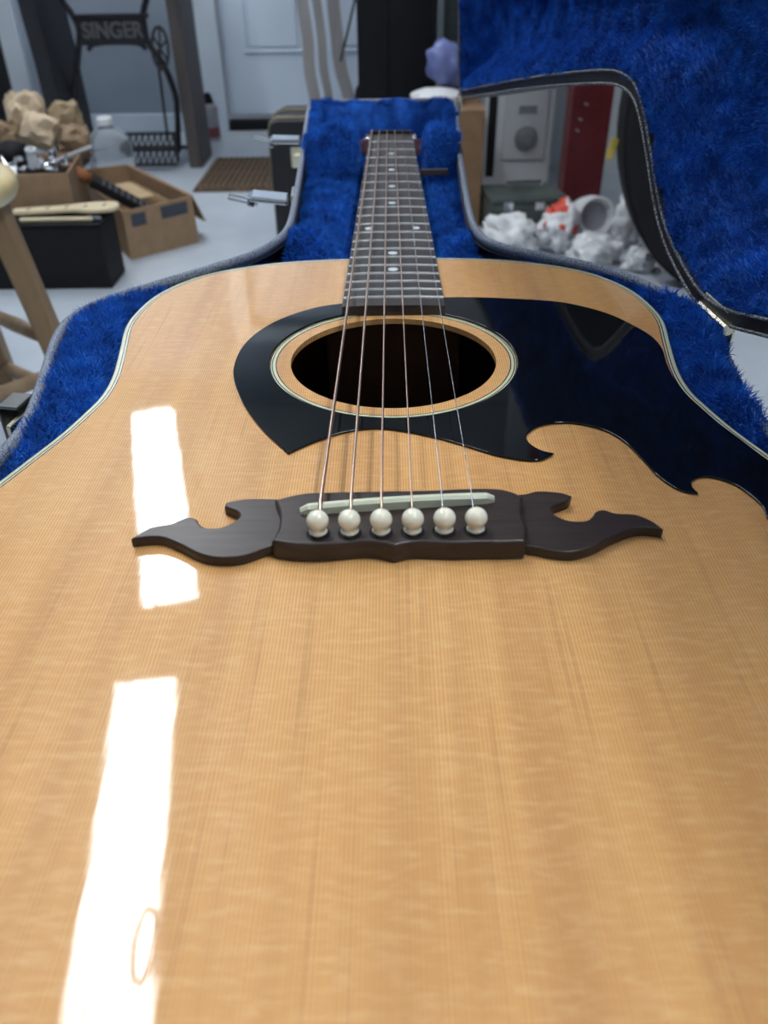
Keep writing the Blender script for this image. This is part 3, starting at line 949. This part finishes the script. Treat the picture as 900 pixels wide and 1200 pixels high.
iron([(-0.80, 0.70), (-0.83, 0.58), (-0.868, 0.49), (-0.872, 0.45), (-0.862, 0.40), (-0.822, 0.335), (-0.795, 0.24), (-0.80, 0.15), (-0.815, 0.04)])
iron([(-1.085, 0.385), (-1.06, 0.402), (-0.98, 0.408), (-0.90, 0.402), (-0.875, 0.385)], 0.008)
def flatbar(pts, w_, d, mat, dy=0.0, name='side_leg'):
    bm = bmesh.new()
    for (x0, z0), (x1, z1) in zip(pts[:-1], pts[1:]):
        a = math.atan2(x1 - x0, z1 - z0)
        L = math.hypot(x1 - x0, z1 - z0)
        box_bm(bm, ((x0 + x1) / 2 + 0.98, dy, (z0 + z1) / 2), (w_, d, L + 0.004), 0.003, (0, a, 0))
    return link(name, bm_mesh(bm), mat, T)
flatbar([(-1.225, 0.72), (-1.205, 0.36), (-1.20, 0.0)], 0.055, 0.30, M['iron'])
flatbar([(-0.740, 0.72), (-0.738, 0.36), (-0.735, 0.0)], 0.045, 0.22, M['oldwood'], 0.02)
wq = [(0.028 * math.cos(a) + 0.185, -0.12 + 0.02 * math.sin(a), 0.40 + 0.062 * math.sin(a)) for a in np.linspace(0, 2 * PI, 28, endpoint=False)]
wh_ = link('flywheel', tube(wq, 0.005, 8, closed=True), M['iron'], T, smooth=True)
for k in range(3):
    a = k * PI / 3 + 0.4
    link('spoke', tube([(0.028 * math.cos(a) + 0.185, -0.12 + 0.02 * math.sin(a), 0.40 + 0.062 * math.sin(a)), (0.185 - 0.028 * math.cos(a), -0.12 - 0.02 * math.sin(a), 0.40 - 0.062 * math.sin(a))], 0.004, 6), M['iron'], wh_)
link('pitman_rod', tube([(0.175, -0.135, 0.38), (0.165, -0.13, 0.10)], 0.005, 6), M['iron'], T)
link('cross_shaft', tube([(-0.22, 0, 0.055), (0.235, 0, 0.055)], 0.008, 8), M['iron'], T)
pd = box('pedal', (0.085, -0.09, 0.066), (0.20, 0.014, 0.012), M['iron'], T, 0.003)
for z in (-0.042, 0.046):
    box('pedal_rail', (0, z * 1.1, z), (0.20, 0.012, 0.010), M['iron'], pd, 0.002)
for k in range(9):
    x = -0.092 + k * 0.023
    for s in (-1, 1):
        link('lattice_bar', tube([(x - 0.011 * s, -0.047, -0.043), (x + 0.011 * s, 0.048, 0.044)], 0.0032, 6), M['iron'], pd)
for s in (-1, 1):
    box('pedal_hanger', (s * 0.098, 0, 0.002), (0.010, 0.016, 0.09), M['iron'], pd, 0.002)
box('table_top', (0, 0, 0.735), (0.78, 0.42, 0.03), M['oldwood'], T, 0.004)

# ------------------------------------------------------------------ left side clutter
# dark cabinet at the far left
cb = thing('dark_cabinet', 'black cabinet at the far left corner behind the crumpled paper', 'cabinet', (-1.80, 3.46, 0))
box('cabinet_body', (0, 0.01, 0.6), (0.34, 0.40, 1.2), M['black_matte'], cb, 0.006)
for z in (0.32, 0.86):
    d_ = box('cabinet_door', (0, -0.20, z), (0.32, 0.02, 0.50), M['black_cloth'], cb, 0.004)
    link('knob', lathe([(0.006, 0), (0.006, 0.012), (0.012, 0.016), (0.010, 0.024)], 12), M['nickel'], d_, (0.12, -0.010, 0), (PI / 2, 0, 0))

mt = thing('door_mat', 'brown ribbed coir doormat on the floor before the white door', 'doormat', (-0.40, 2.90, 0))
bm = bmesh.new()
box_bm(bm, (0, 0, 0.004), (0.56, 0.48, 0.008), 0.003)
link('mat_base', bm_mesh(bm), M['mat_brown'], mt)
rib_me = None
for k in range(26):
    o = box('rib', (-0.26 + k * 0.0208, 0, 0.010), (0.013, 0.45, 0.007), M['mat_brown'], mt, 0.002)

cn = thing('spray_can', 'grey and red canister with black cap standing beside the door frame', 'canister', (-0.757, 3.50, 0))
link('can_body', lathe([(0.033, 0), (0.035, 0.004), (0.035, 0.125), (0.030, 0.138), (0.018, 0.146)]), M['canister'], cn, smooth=False)
link('label_band', lathe([(0.0353, 0.015), (0.0355, 0.017), (0.0355, 0.052), (0.0353, 0.054)]), M['can_red'], cn)
link('cap', lathe([(0.022, 0.140), (0.022, 0.152), (0.016, 0.172), (0.010, 0.182), (0.004, 0.184)]), M['black_matte'], cn)

jg = thing('water_jug', 'clear plastic water jug with white cap behind the cartons', 'jug', (-0.925, 2.63, 0))
link('jug_body', lathe([(0.066, 0), (0.072, 0.006), (0.072, 0.05), (0.069, 0.058), (0.072, 0.066), (0.072, 0.12), (0.069, 0.126), (0.072, 0.134), (0.070, 0.165), (0.058, 0.190), (0.034, 0.210), (0.022, 0.216), (0.022, 0.228)], 32), M['clear'], jg, smooth=True)
link('jug_cap', lathe([(0.025, 0.222), (0.026, 0.224), (0.026, 0.242), (0.024, 0.245)]), M['white_plastic'], jg)

# black crate with pale wood pieces on it
bbx = thing('black_crate', 'black box on the floor behind the wooden stool', 'box', (-0.88, 1.815, 0))
box('crate_body', (0, 0, 0.077), (0.35, 0.13, 0.154), M['black_matte'], bbx, 0.004)
box('crate_lid', (0, 0, 0.1575), (0.354, 0.134, 0.007), M['black_cloth'], bbx, 0.002)
def headplate(label, c, rotz, s, z):
    q = seg_curve([[(-0.13, -0.018), (-0.05, -0.020), (0.02, -0.022), (0.06, -0.040), (0.12, -0.034), (0.135, 0.0)], [(0.135, 0.0), (0.12, 0.030), (0.05, 0.034), (0.0, 0.022), (-0.06, 0.020), (-0.13, 0.018)], [(-0.13, 0.018), (-0.13, -0.018)]]) * s
    o = link('headstock_blank', plate([q], 0, 0.009, 0.001, 1), M['maple'], None, (*c, z), (0, 0, rotz))
    for k in range(5):
        link('slot_mark', plate([np.array([(-0.002, -0.012), (0.002, -0.012), (0.006, 0.010), (0.002, 0.010)])], 0.0085, 0.0095), M['black_matte'], o, (-0.09 + 0.045 * k, 0, 0))
    return tag(o, label, 'wood blank')
headplate('pale wooden headstock blank with dark slots on top of the black box', (-0.80, 1.815), 0.18, 0.95, 0.175)
tag(box('spacer_block', (-0.86, 1.83, 0.168), (0.22, 0.03, 0.0135), M['black_cloth'], None, 0.003), 'black strip wedged under the pale headstock blank', 'strip')
st_ = thing('wood_stick', 'slim pale wooden stick at the front edge of the black box', 'stick', (-0.80, 1.768, 0.161))
link('stick_shaft', tube([(-0.10, 0, 0.006), (0.075, 0.004, 0.006)], 0.006, 8), M['maple'], st_)
link('stick_end', tube([(0.075, 0.004, 0.006), (0.095, 0.0045, 0.006)], 0.0055, 8), M['chrome'], st_)

def open_box(name, label, corners, z0, h, mats=('card', 'card_in_and_shade'), flaps=(), t=0.004):
    """carton of four walls and a floor from the four corners of its bottom (CCW)"""
    cx = sum(c[0] for c in corners) / 4
    cy = sum(c[1] for c in corners) / 4
    o = thing(name, label, 'cardboard box', (cx, cy, z0))
    C_ = [Vector((x - cx, y - cy, 0)) for x, y in corners]
    fl_ = np.array([(v.x * 0.985, v.y * 0.985) for v in C_])
    link('box_bottom', plate([fl_], 0.0, t), M[mats[1]], o)
    for i in range(4):
        a, b = C_[i], C_[(i + 1) % 4]
        L = (b - a).length
        ang = math.atan2(b.y - a.y, b.x - a.x)
        nx, ny = -math.sin(ang), math.cos(ang)
        p = box('box_wall', ((a.x + b.x) / 2 + nx * t / 2, (a.y + b.y) / 2 + ny * t / 2, h / 2), (L, t, h), M[mats[0]], o, 0.001, (0, 0, ang))
        for (k, ln_, tilt) in flaps:
            if k == i:
                bm = bmesh.new()
                box_bm(bm, (0, 0, -ln_ / 2), (L * 0.96, t, ln_), 0.001)
                link('box_flap', bm_mesh(bm), M[mats[0]], o, ((a.x + b.x) / 2 - nx * t * 0.6, (a.y + b.y) / 2 - ny * t * 0.6, h), (tilt, 0, ang))
    return o
small = open_box('carton', 'small brown carton of metal hardware behind the black box', [(-1.035, 1.890), (-0.812, 1.905), (-0.850, 2.14), (-1.07, 2.12)], 0.0, 0.242)
box('carton_fill', (0, 0, 0.118), (0.19, 0.20, 0.225), M['black_cloth'], small, 0.004)
big = open_box('carton', 'large open carton with faded blue labels on the floor', [(-0.712, 1.965), (-0.555, 2.115), (-0.84, 2.50), (-0.99, 2.42)], 0.0, 0.130, flaps=((1, 0.085, -0.38),))
for (f0, f1, z0, z1) in ((0.10, 0.30, 0.085, 0.118), (0.52, 0.90, 0.088, 0.120)):
    a, b = Vector((-0.712, 1.965)), Vector((-0.555, 2.115))
    m_ = a.lerp(b, (f0 + f1) / 2)
    c_ = Vector((big.location.x, big.location.y))
    L = (b - a).length
    ang = math.atan2(b.y - a.y, b.x - a.x)
    box('blue_label', (m_.x - c_.x + math.sin(ang) * 0.0006, m_.y - c_.y - math.cos(ang) * 0.0006, (z0 + z1) / 2), (L * (f1 - f0), 0.0012, z1 - z0), M['bluetape'], big, 0, (0, 0, ang))
# contents of the large carton
n0, n1 = Vector((-0.660, 2.090, 0.088)), Vector((-0.808, 2.055, 0.190))
nk = thing('guitar_neck', 'black fretted guitar neck with orange heel sticking out of the large carton', 'guitar neck', n0, (n1 - n0).to_track_quat('X', 'Z').to_euler())
nl = (n1 - n0).length
nb = box('neck_board', (nl / 2, 0, 0), (nl, 0.072, 0.022), M['black_matte'], nk, 0.004)
for k in range(9):
    box('fret', (-nl / 2 + 0.012 + k * 0.0175, 0, 0.0108), (0.003, 0.070, 0.0024), M['iron_letter'], nb, 0.0005)
link('neck_heel', tube([(nl, 0, -0.001), (nl + 0.03, 0.0, 0.0), (nl + 0.06, 0.008, 0.002), (nl + 0.075, 0.018, 0.002)], [0.015, 0.016, 0.014, 0.008], 10), M['orange'], nk, smooth=True)
ic = thing('cardboard_insert', 'pale folded cardboard sheet inside the large carton', 'cardboard', (-0.715, 2.30, 0.004), (0, 0, math.atan2(0.385, -0.285)))
box('insert_sheet', (0, 0.012, 0.046), (0.34, 0.004, 0.092), M['card_light'], ic, 0.001, (0.25, 0, 0))
box('insert_fold', (0.05, 0.045, 0.092), (0.20, 0.060, 0.004), M['card_light'], ic, 0.001)

# crumpled packing paper above the small carton
def paper(label, c, size, mat, seed, rot=(0, 0, 0), n=8):
    """creased sheet of kraft paper: big flat facets, turned-down edges, real thickness"""
    rr = random.Random(seed)
    V, F = [], []
    for i in range(n + 1):
        for j in range(n + 1):
            u, v = -1 + 2 * i / n, -1 + 2 * j / n
            ju = u + rr.uniform(-0.32, 0.32) / n * 2 * (abs(u) < 1)
            jv = v + rr.uniform(-0.32, 0.32) / n * 2 * (abs(v) < 1)
            q = max(abs(u), abs(v)) ** 2.2
            z = (0.75 - 1.15 * q) + rr.uniform(-0.17, 0.17) + 0.25 * noise.noise(Vector((u * 1.6, v * 1.6, seed)))
            k = 1 - 0.28 * q
            V.append((ju * k * size[0], jv * k * size[1], z * size[2]))
    m = len(V)
    V += [(x * 0.985, y * 0.985, z - 0.0016) for x, y, z in V]
    w_ = n + 1
    for i in range(n):
        for j in range(n):
            p = [i * w_ + j, (i + 1) * w_ + j, (i + 1) * w_ + j + 1, i * w_ + j + 1]
            if rr.random() < 0.5:
                tr = [(p[0], p[1], p[2]), (p[0], p[2], p[3])]
            else:
                tr = [(p[0], p[1], p[3]), (p[1], p[2], p[3])]
            for t in tr:
                F.append(t)
                F.append(tuple(m + k for k in t[::-1]))
    edge = [i * w_ for i in range(n)] + [n * w_ + j for j in range(n)] + [(n - i) * w_ + n for i in range(n)] + [n - j for j in range(n)]
    for k in range(len(edge)):
        p, q = edge[k], edge[(k + 1) % len(edge)]
        F.append((q, p, m + p, m + q))
    me = bpy.data.meshes.new('packing_paper')
    me.from_pydata(V, [], F)
    o = link('packing_paper', me, M[mat], None, c, rot)
    return tag(o, label, 'paper', 'crumpled brown packing paper')
paper('pale crumpled kraft paper at the top left of the paper heap', (-1.035, 2.30, 0.325), (0.075, 0.065, 0.058), 'paper_light', 3, (0.55, 0.15, 0.5))
paper('pale creased kraft paper sheet in the middle of the paper heap', (-0.955, 2.15, 0.300), (0.062, 0.066, 0.040), 'paper_light', 12, (1.0, 0.35, 0.2), 6)
paper('brown crumpled kraft paper ball nearest the water jug', (-0.885, 2.20, 0.262), (0.062, 0.062, 0.052), 'paper_dark', 8, (0.75, 0.1, 0.3), 7)
paper('dark brown kraft paper at the left edge under the pale sheets', (-1.075, 2.20, 0.275), (0.060, 0.060, 0.050), 'paper_dark', 21, (0.7, 0, 0.2))
paper('tan kraft paper peeping out behind the heap', (-0.935, 2.33, 0.300), (0.062, 0.055, 0.055), 'paper_tan', 30, (0.5, 0.2, 0.6))

# loose hardware in the small carton
def tuner(c, rot):
    o = thing('tuning_machine', 'chrome guitar tuning machine lying in the small carton', 'tuner', c, rot, 'loose tuning machines in the small carton')
    box('gear_plate', (0, 0, 0.004), (0.030, 0.016, 0.006), M['chrome'], o, 0.002)
    link('post', lathe([(0.004, 0), (0.004, 0.022), (0.005, 0.024)], 12), M['chrome'], o, (0.006, 0, 0.007))
    link('button', lathe([(0.003, 0), (0.003, 0.010), (0.010, 0.012), (0.011, 0.020), (0.007, 0.026)], 12), M['chrome'], o, (-0.014, 0, 0.005), (0, -PI / 2, 0))
for c, r in (((-0.865, 1.945, 0.240), (0.4, 0.2, 0.3)), ((-0.90, 1.97, 0.240), (0.2, 0.5, 2.0)), ((-0.845, 1.985, 0.240), (0, 0.3, 1.1)), ((-0.955, 1.95, 0.240), (0.3, 0, 2.6)), ((-0.985, 1.985, 0.241), (0.5, 0.2, 4.0)), ((-0.88, 2.01, 0.240), (0.1, 0.6, 5.0))):
    tuner(c, r)
o = thing('plastic_tube', 'white plastic tube standing up in the small carton', 'tube', (-0.925, 1.985, 0.238), (0.2, 0.15, 0))
link('tube_wall', lathe([(0.012, 0), (0.013, 0.002), (0.012, 0.040), (0.013, 0.042), (0.013, 0.050), (0.009, 0.050), (0.009, 0.045)], 16), M['white_plastic'], o)
link('tube_rim', lathe([(0.0135, 0.040), (0.014, 0.041), (0.014, 0.044), (0.0135, 0.045)], 16), M['panel_grey'], o)
o = thing('metal_rod', 'silver metal rod slanting out of the small carton', 'rod', (-0.86, 2.02, 0.242))
link('rod_shaft', tube([(-0.03, -0.03, 0.004), (0.075, 0.03, 0.032)], 0.005, 8), M['canister'], o)
link('rod_tip', tube([(-0.045, -0.0386, 0.0), (-0.03, -0.03, 0.004)], 0.003, 8), M['chrome'], o)
o = box('brass_plate', (-1.005, 1.955, 0.250), (0.042, 0.012, 0.008), M['maple'], None, 0.002, (0.3, 0, 0.15))
tag(o, 'pale bone blank lying on the hardware near the stool seat', 'bone blank')
bm = bmesh.new()
q = [(-0.03, -0.02, 0), (0.03, -0.022, 0.002), (0.008, 0.004, 0.018), (-0.028, 0.016, 0.022)]
box_bm(bm, (0, 0, 0), (0.055, 0.04, 0.0015), 0.0003, (0.5, 0.2, 0.4))
tag(link('paper_scrap', bm_mesh(bm), M['white_plastic'], None, (-0.972, 1.915, 0.247)), 'small bluish white scrap of paper at the front of the small carton', 'paper scrap')
o = crumple('black_pouch', (-1.00, 2.05, 0.262), (0.045, 0.05, 0.030), M['black_cloth'], 44, None, 2, 0.2, (0, 0, 0), False)
tag(o, 'black pouch between the hardware and the packing paper', 'pouch')

# wooden stool
S = thing('wooden_stool', 'round wooden stool with turned rungs at the left edge', 'stool', (-0.648, 0.86, 0), (0, 0, -0.68))
SH = 0.478
pr = [(0.060, SH - 0.034), (0.138, SH - 0.034), (0.147, SH - 0.030), (0.152, SH - 0.020), (0.151, SH - 0.010), (0.146, SH - 0.003), (0.138, SH), (0.05, SH - 0.001), (0.004, SH - 0.001)]
link('seat', lathe(pr, 56), M['stoolseat'], S, smooth=True)
legs = []
for sx in (-1, 1):
    for sy in (-1, 1):
        a, b = Vector((sx * 0.084, sy * 0.084, SH - 0.034)), Vector((sx * 0.130, sy * 0.130, 0))
        legs.append((a, b))
        d = (b - a)
        bm = bmesh.new()
        vs_ = box_bm(bm, (0, 0, 0), (0.032, 0.032, d.length), 0.004)
        rotm = d.to_track_quat('-Z', 'Y').to_matrix().to_4x4()
        bm.transform(Matrix.Translation((a + b) / 2) @ rotm)
        link('leg', bm_mesh(bm), M['stool'], S)
def rung(i, j, z):
    p = []
    for a, b in (legs[i], legs[j]):
        t = (a.z - z) / (a.z - b.z)
        p.append(a.lerp(b, t))
    link('rung', tube([p[0], p[0].lerp(p[1], 0.5), p[1]], [0.009, 0.012, 0.009], 10), M['rung'], S, smooth=True)
for i, j, z in ((0, 1, 0.20), (2, 3, 0.20), (0, 2, 0.245), (1, 3, 0.245), (0, 1, 0.10), (2, 3, 0.10), (0, 2, 0.14), (1, 3, 0.14)):
    rung(i, j, z)

# ------------------------------------------------------------------ middle distance
C2 = thing('hard_case', 'second black hard case with tan piping and brass latches behind the open case', 'case', (-0.172, 1.93, 0))
q = seg_curve([[(-0.115, 0.0), (0.115, 0.0)], [(0.115, 0.0), (0.115, 0.34)], [(0.115, 0.34), (0.108, 0.362), (0.09, 0.37)], [(0.09, 0.37), (-0.09, 0.37)], [(-0.09, 0.37), (-0.108, 0.362), (-0.115, 0.34)], [(-0.115, 0.34), (-0.115, 0.0)]])
me = plate([q], -0.10, 0.10, 0.004, 2)
link('case_body', me, M['tolex'], C2, (0, 0, 0), (PI / 2, 0, 0))
for yy in (-0.075, 0.03):
    link('case_piping', tube([(x * 1.005, yy, z * 1.003) for x, z in q], 0.0045, 8, closed=True), M['tan'], C2)
for z in (0.29, 0.12):
    o = box('latch', (-0.05, -0.1035, z), (0.030, 0.006, 0.046), M['brass'], C2, 0.002)
    box('latch_lever', (0, -0.006, -0.006), (0.018, 0.008, 0.028), M['brass'], o, 0.002)
link('case_handle', tube([(-0.01, -0.102, 0.16), (-0.01, -0.13, 0.175), (-0.01, -0.13, 0.235), (-0.01, -0.102, 0.25)], 0.007, 8), M['black_cloth'], C2)

# bent grey strips before the door
def strip(label, pts, wdt, Y):
    q = catmull([(x, z) for x, z in pts], 8, closed=False)
    a = np.array([(x - wdt / 2, Y - 0.0015, z) for x, z in q])
    V, F = [], []
    n = len(q)
    for (x, z) in q:
        V += [(x - wdt / 2, Y - 0.002, z), (x + wdt / 2, Y - 0.002 + 0.008, z), (x + wdt / 2, Y + 0.010, z), (x - wdt / 2, Y + 0.002, z)]
    for i in range(n - 1):
        for k in range(4):
            F.append((i * 4 + k, i * 4 + (k + 1) % 4, i * 4 + 4 + (k + 1) % 4, i * 4 + 4 + k))
    F += [(3, 2, 1, 0), tuple((n - 1) * 4 + k for k in range(4))]
    me = bpy.data.meshes.new('strip')
    me.from_pydata(V, [], F)
    o = link('bent_strip', me, M['greystrip'], None, smooth=False)
    return tag(o, label, 'wood strip', 'bent grey strips standing by the door')
strip('bent grey strip by the white door, leftmost of three', [(-0.33, 1.0), (-0.318, 0.62), (-0.312, 0.52), (-0.300, 0.40), (-0.300, 0.30), (-0.285, 0.19), (-0.270, 0.0)], 0.042, 3.20)
strip('bent grey strip by the white door, middle of three', [(-0.262, 1.0), (-0.27, 0.62), (-0.262, 0.52), (-0.250, 0.40), (-0.248, 0.30), (-0.232, 0.19), (-0.225, 0.0)], 0.032, 3.22)
strip('bent grey strip by the white door, nearest the tall black bag', [(-0.20, 1.0), (-0.205, 0.62), (-0.200, 0.52), (-0.192, 0.42), (-0.180, 0.30), (-0.150, 0.19), (-0.11, 0.0)], 0.046, 3.18)

# tall black bag
BG = thing('black_bag', 'tall black padded gig bag standing upright beyond the headstock end', 'bag', (0.024, 2.72, 0))
q = seg_curve([[(-0.11, -0.12), (0.11, -0.12)], [(0.11, -0.12), (0.122, -0.108)], [(0.122, -0.108), (0.122, 0.12)], [(0.122, 0.12), (-0.122, 0.12)], [(-0.122, 0.12), (-0.122, -0.108)], [(-0.122, -0.108), (-0.11, -0.12)]])
link('bag_body', plate([q], 0.0, 1.15, 0.01, 2), M['black_cloth'], BG)
link('seam', tube([(-0.035, -0.122, 0.02), (-0.032, -0.123, 0.5), (-0.035, -0.122, 1.12)], 0.004, 6), M['black_matte'], BG)
link('seam', tube([(0.112, -0.121, 0.02), (0.112, -0.122, 1.12)], 0.004, 6), M['black_matte'], BG)
link('strap', tube([(-0.122, -0.08, 0.62), (-0.128, -0.085, 0.55), (-0.152, -0.09, 0.47), (-0.176, -0.09, 0.395)], 0.004, 6), M['black_matte'], BG)
bm = bmesh.new()
box_bm(bm, (-0.13, -0.02, 0.16), (0.05, 0.10, 0.32), 0.02, (0, 0.14, 0))
link('side_pocket', bm_mesh(bm), M['black_cloth'], BG)

# brown carton, white cloth and periwinkle bag
tb = thing('tall_carton', 'tall closed brown carton beside the headstock end of the open case', 'cardboard box', (0.170, 2.38, 0))
box('carton_body', (0, 0, 0.160), (0.19, 0.30, 0.32), M['card_in_and_shade'], tb, 0.003)  # darker cardboard colour stands in for the shadow on this carton
box('carton_tape', (0, 0, 0.3205), (0.05, 0.302, 0.001), M['card_light'], tb)
tag(crumple('white_cloth', (0.135, 2.33, 0.340), (0.075, 0.07, 0.022), M['bag'], 61, None, 3, 0.12, (0, 0, 0), False), 'folded white cloth on the tall carton', 'cloth')
o = crumple('plastic_bag', (0.158, 2.38, 0.410), (0.056, 0.05, 0.060), M['purple'], 65, None, 3, 0.30, (0, 0.35, 0), False)
tag(o, 'periwinkle blue crumpled plastic bag beside the tall black bag', 'bag')
gc = thing('tall_cabinet', 'dark grey-green cabinet behind the periwinkle bag', 'cabinet', (0.29, 3.05, 0))
box('cabinet_body', (0, 0, 0.65), (0.22, 0.36, 1.3), M['greygreen'], gc, 0.006)
d_ = box('cabinet_door', (0, -0.186, 0.66), (0.20, 0.012, 1.22), M['greygreen'], gc, 0.003)
box('door_handle', (0.07, -0.012, 0.1), (0.012, 0.014, 0.10), M['nickel'], d_, 0.002)

# white appliance with a dial
ap = thing('white_appliance', 'white enamel appliance with round dial seen under the lid', 'appliance', (0.40, 2.66, 0))
box('appliance_body', (0, 0, 0.45), (0.215, 0.32, 0.90), M['appliance'], ap, 0.006)
box('black_slot', (-0.083, -0.161, 0.29), (0.026, 0.008, 0.42), M['black_matte'], ap, 0.002)
pn = box('control_panel', (0.018, -0.163, 0.33), (0.135, 0.012, 0.40), M['panel_grey'], ap, 0.003)
link('dial', lathe([(0.036, 0), (0.036, 0.006), (0.033, 0.009), (0.022, 0.010), (0.020, 0.018), (0.006, 0.019)], 28), M['dial'], pn, (0.005, -0.006, -0.135), (PI / 2, 0, 0))
box('dial_label', (0.005, -0.007, -0.055), (0.055, 0.002, 0.022), M['dial'], pn, 0.0005)
# pale partition behind post
struct(box('wall_partition', (1.25, 2.95, ZC / 2), (1.45, 0.08, ZC), M['wall_white']))
rp = thing('red_post', 'dark red painted steel post standing beside the white appliance', 'post', (0.587, 2.40, 0))
box('post_shaft', (0, 0, 1.10), (0.118, 0.09, 2.2), M['red_paint'], rp, 0.004)
box('post_foot', (0, 0, 0.006), (0.17, 0.14, 0.012), M['red_paint'], rp, 0.003)
for x, z in ((-0.030, 0.27), (-0.018, 0.31), (-0.035, 0.24)):
    box('paint_chip', (x, -0.0452, z), (0.012, 0.001, 0.005), M['canister'], rp, 0, (0, 0.5, 0))
tbx = thing('tool_box', 'dark green steel toolbox with silver catches on the floor behind the case', 'toolbox', (0.385, 2.21, 0), (0, 0, 0.10))
box('toolbox_body', (0, 0, 0.045), (0.22, 0.16, 0.09), M['toolgreen'], tbx, 0.006)
box('toolbox_lid', (0, 0, 0.100), (0.22, 0.16, 0.02), M['toolgreen'], tbx, 0.006)
for x in (-0.06, 0.03):
    box('catch', (x, -0.082, 0.088), (0.028, 0.008, 0.024), M['chrome'], tbx, 0.002)
link('toolbox_handle', tube([(-0.05, 0, 0.11), (-0.05, 0, 0.135), (0.05, 0, 0.135), (0.05, 0, 0.11)], 0.006, 8), M['chrome'], tbx)

# white carrier bags
def bag(label, c, s, seed, rot=(0, 0, 0), red=None, amp=0.42):
    o = crumple('carrier_bag', c, s, M['bag'], seed, None, 4, amp, rot, False, 1.35, M['bag_red'] if red else None, red)
    return tag(o, label, 'plastic bag', 'crumpled white carrier bags on the floor')
bag('white crumpled carrier bag nearest the toolbox', (0.316, 1.98, 0.046), (0.068, 0.055, 0.060), 71)
bag('white carrier bag with red print, between the toolbox and roll', (0.452, 2.01, 0.054), (0.052, 0.05, 0.070), 75, (0, 0.3, 0), lambda c: c.z > 0.005 and noise.noise(c * 28 + Vector((3, 1, 4))) > 0.12)
bag('low white carrier bag lying before the red post', (0.540, 1.90, 0.030), (0.075, 0.045, 0.040), 79)
bag('white carrier bag with one corner standing up beside the black oval case', (0.655, 2.04, 0.082), (0.038, 0.034, 0.100), 83, (0, 0.1, 0))
bag('small white carrier bag end nearest the hinge', (0.640, 1.845, 0.024), (0.036, 0.035, 0.030), 88)
o = thing('paper_roll', 'round white plastic roll lying open end forward among the bags', 'roll', (0.568, 2.12, 0.060), (PI / 2 - 0.25, 0, 0.1))
link('roll_wall', lathe([(0.046, -0.05), (0.052, -0.048), (0.056, 0.0), (0.054, 0.05), (0.050, 0.056), (0.044, 0.052), (0.040, 0.02), (0.036, 0.018)], 28), M['bag'], o, smooth=True)
link('roll_mouth', lathe([(0.039, 0.019), (0.038, 0.024), (0.010, 0.024)], 24), M['canister'], o)

# black oval case and red cart at the right
oc = thing('oval_case', 'black round-bodied instrument case standing upright behind the lid', 'instrument case', (0.750, 1.74, 0))
q = []
for k in range(64):
    a = 2 * PI * k / 64
    x, z = 0.225 * math.cos(a), 0.34 * math.sin(a)
    q.append((x * math.cos(0.3) - z * math.sin(0.3) * 0.9, x * math.sin(0.3) + z * math.cos(0.3)))
zlo = min(z for x, z in q)
q = [(x, z - zlo + 0.001) for x, z in q]
link('case_body', plate([np.array(q)], -0.05, 0.05, 0.012, 3), M['black_matte'], oc, (0, 0, 0), (PI / 2, 0, 0), True)
link('case_piping', tube([(x, -0.040, z) for x, z in q], 0.004, 6, closed=True), M['black_cloth'], oc)
box('case_neck', (-0.15, 0, 0.82), (0.15, 0.095, 0.46), M['black_matte'], oc, 0.02, (0, -0.3, 0))
box('yellow_tag', (-0.240, 0.02, 0.315), (0.018, 0.003, 0.045), M['yellow'], oc, 0.0005, (0, 0.2, 0))
rc = thing('red_cart', 'low dark red steel cart on the floor behind the oval case', 'cart', (0.868, 1.91, 0))
box('cart_body', (0, 0, 0.16), (0.36, 0.12, 0.24), M['red_paint'], rc, 0.006)
for sx in (-1, 1):
    for sy in (-1, 1):
        link('caster', lathe([(0.012, -0.011), (0.020, -0.009), (0.020, 0.009), (0.012, 0.011)], 16), M['black_matte'], rc, (sx * 0.14, sy * 0.04, 0.020), (PI / 2, 0, 0))
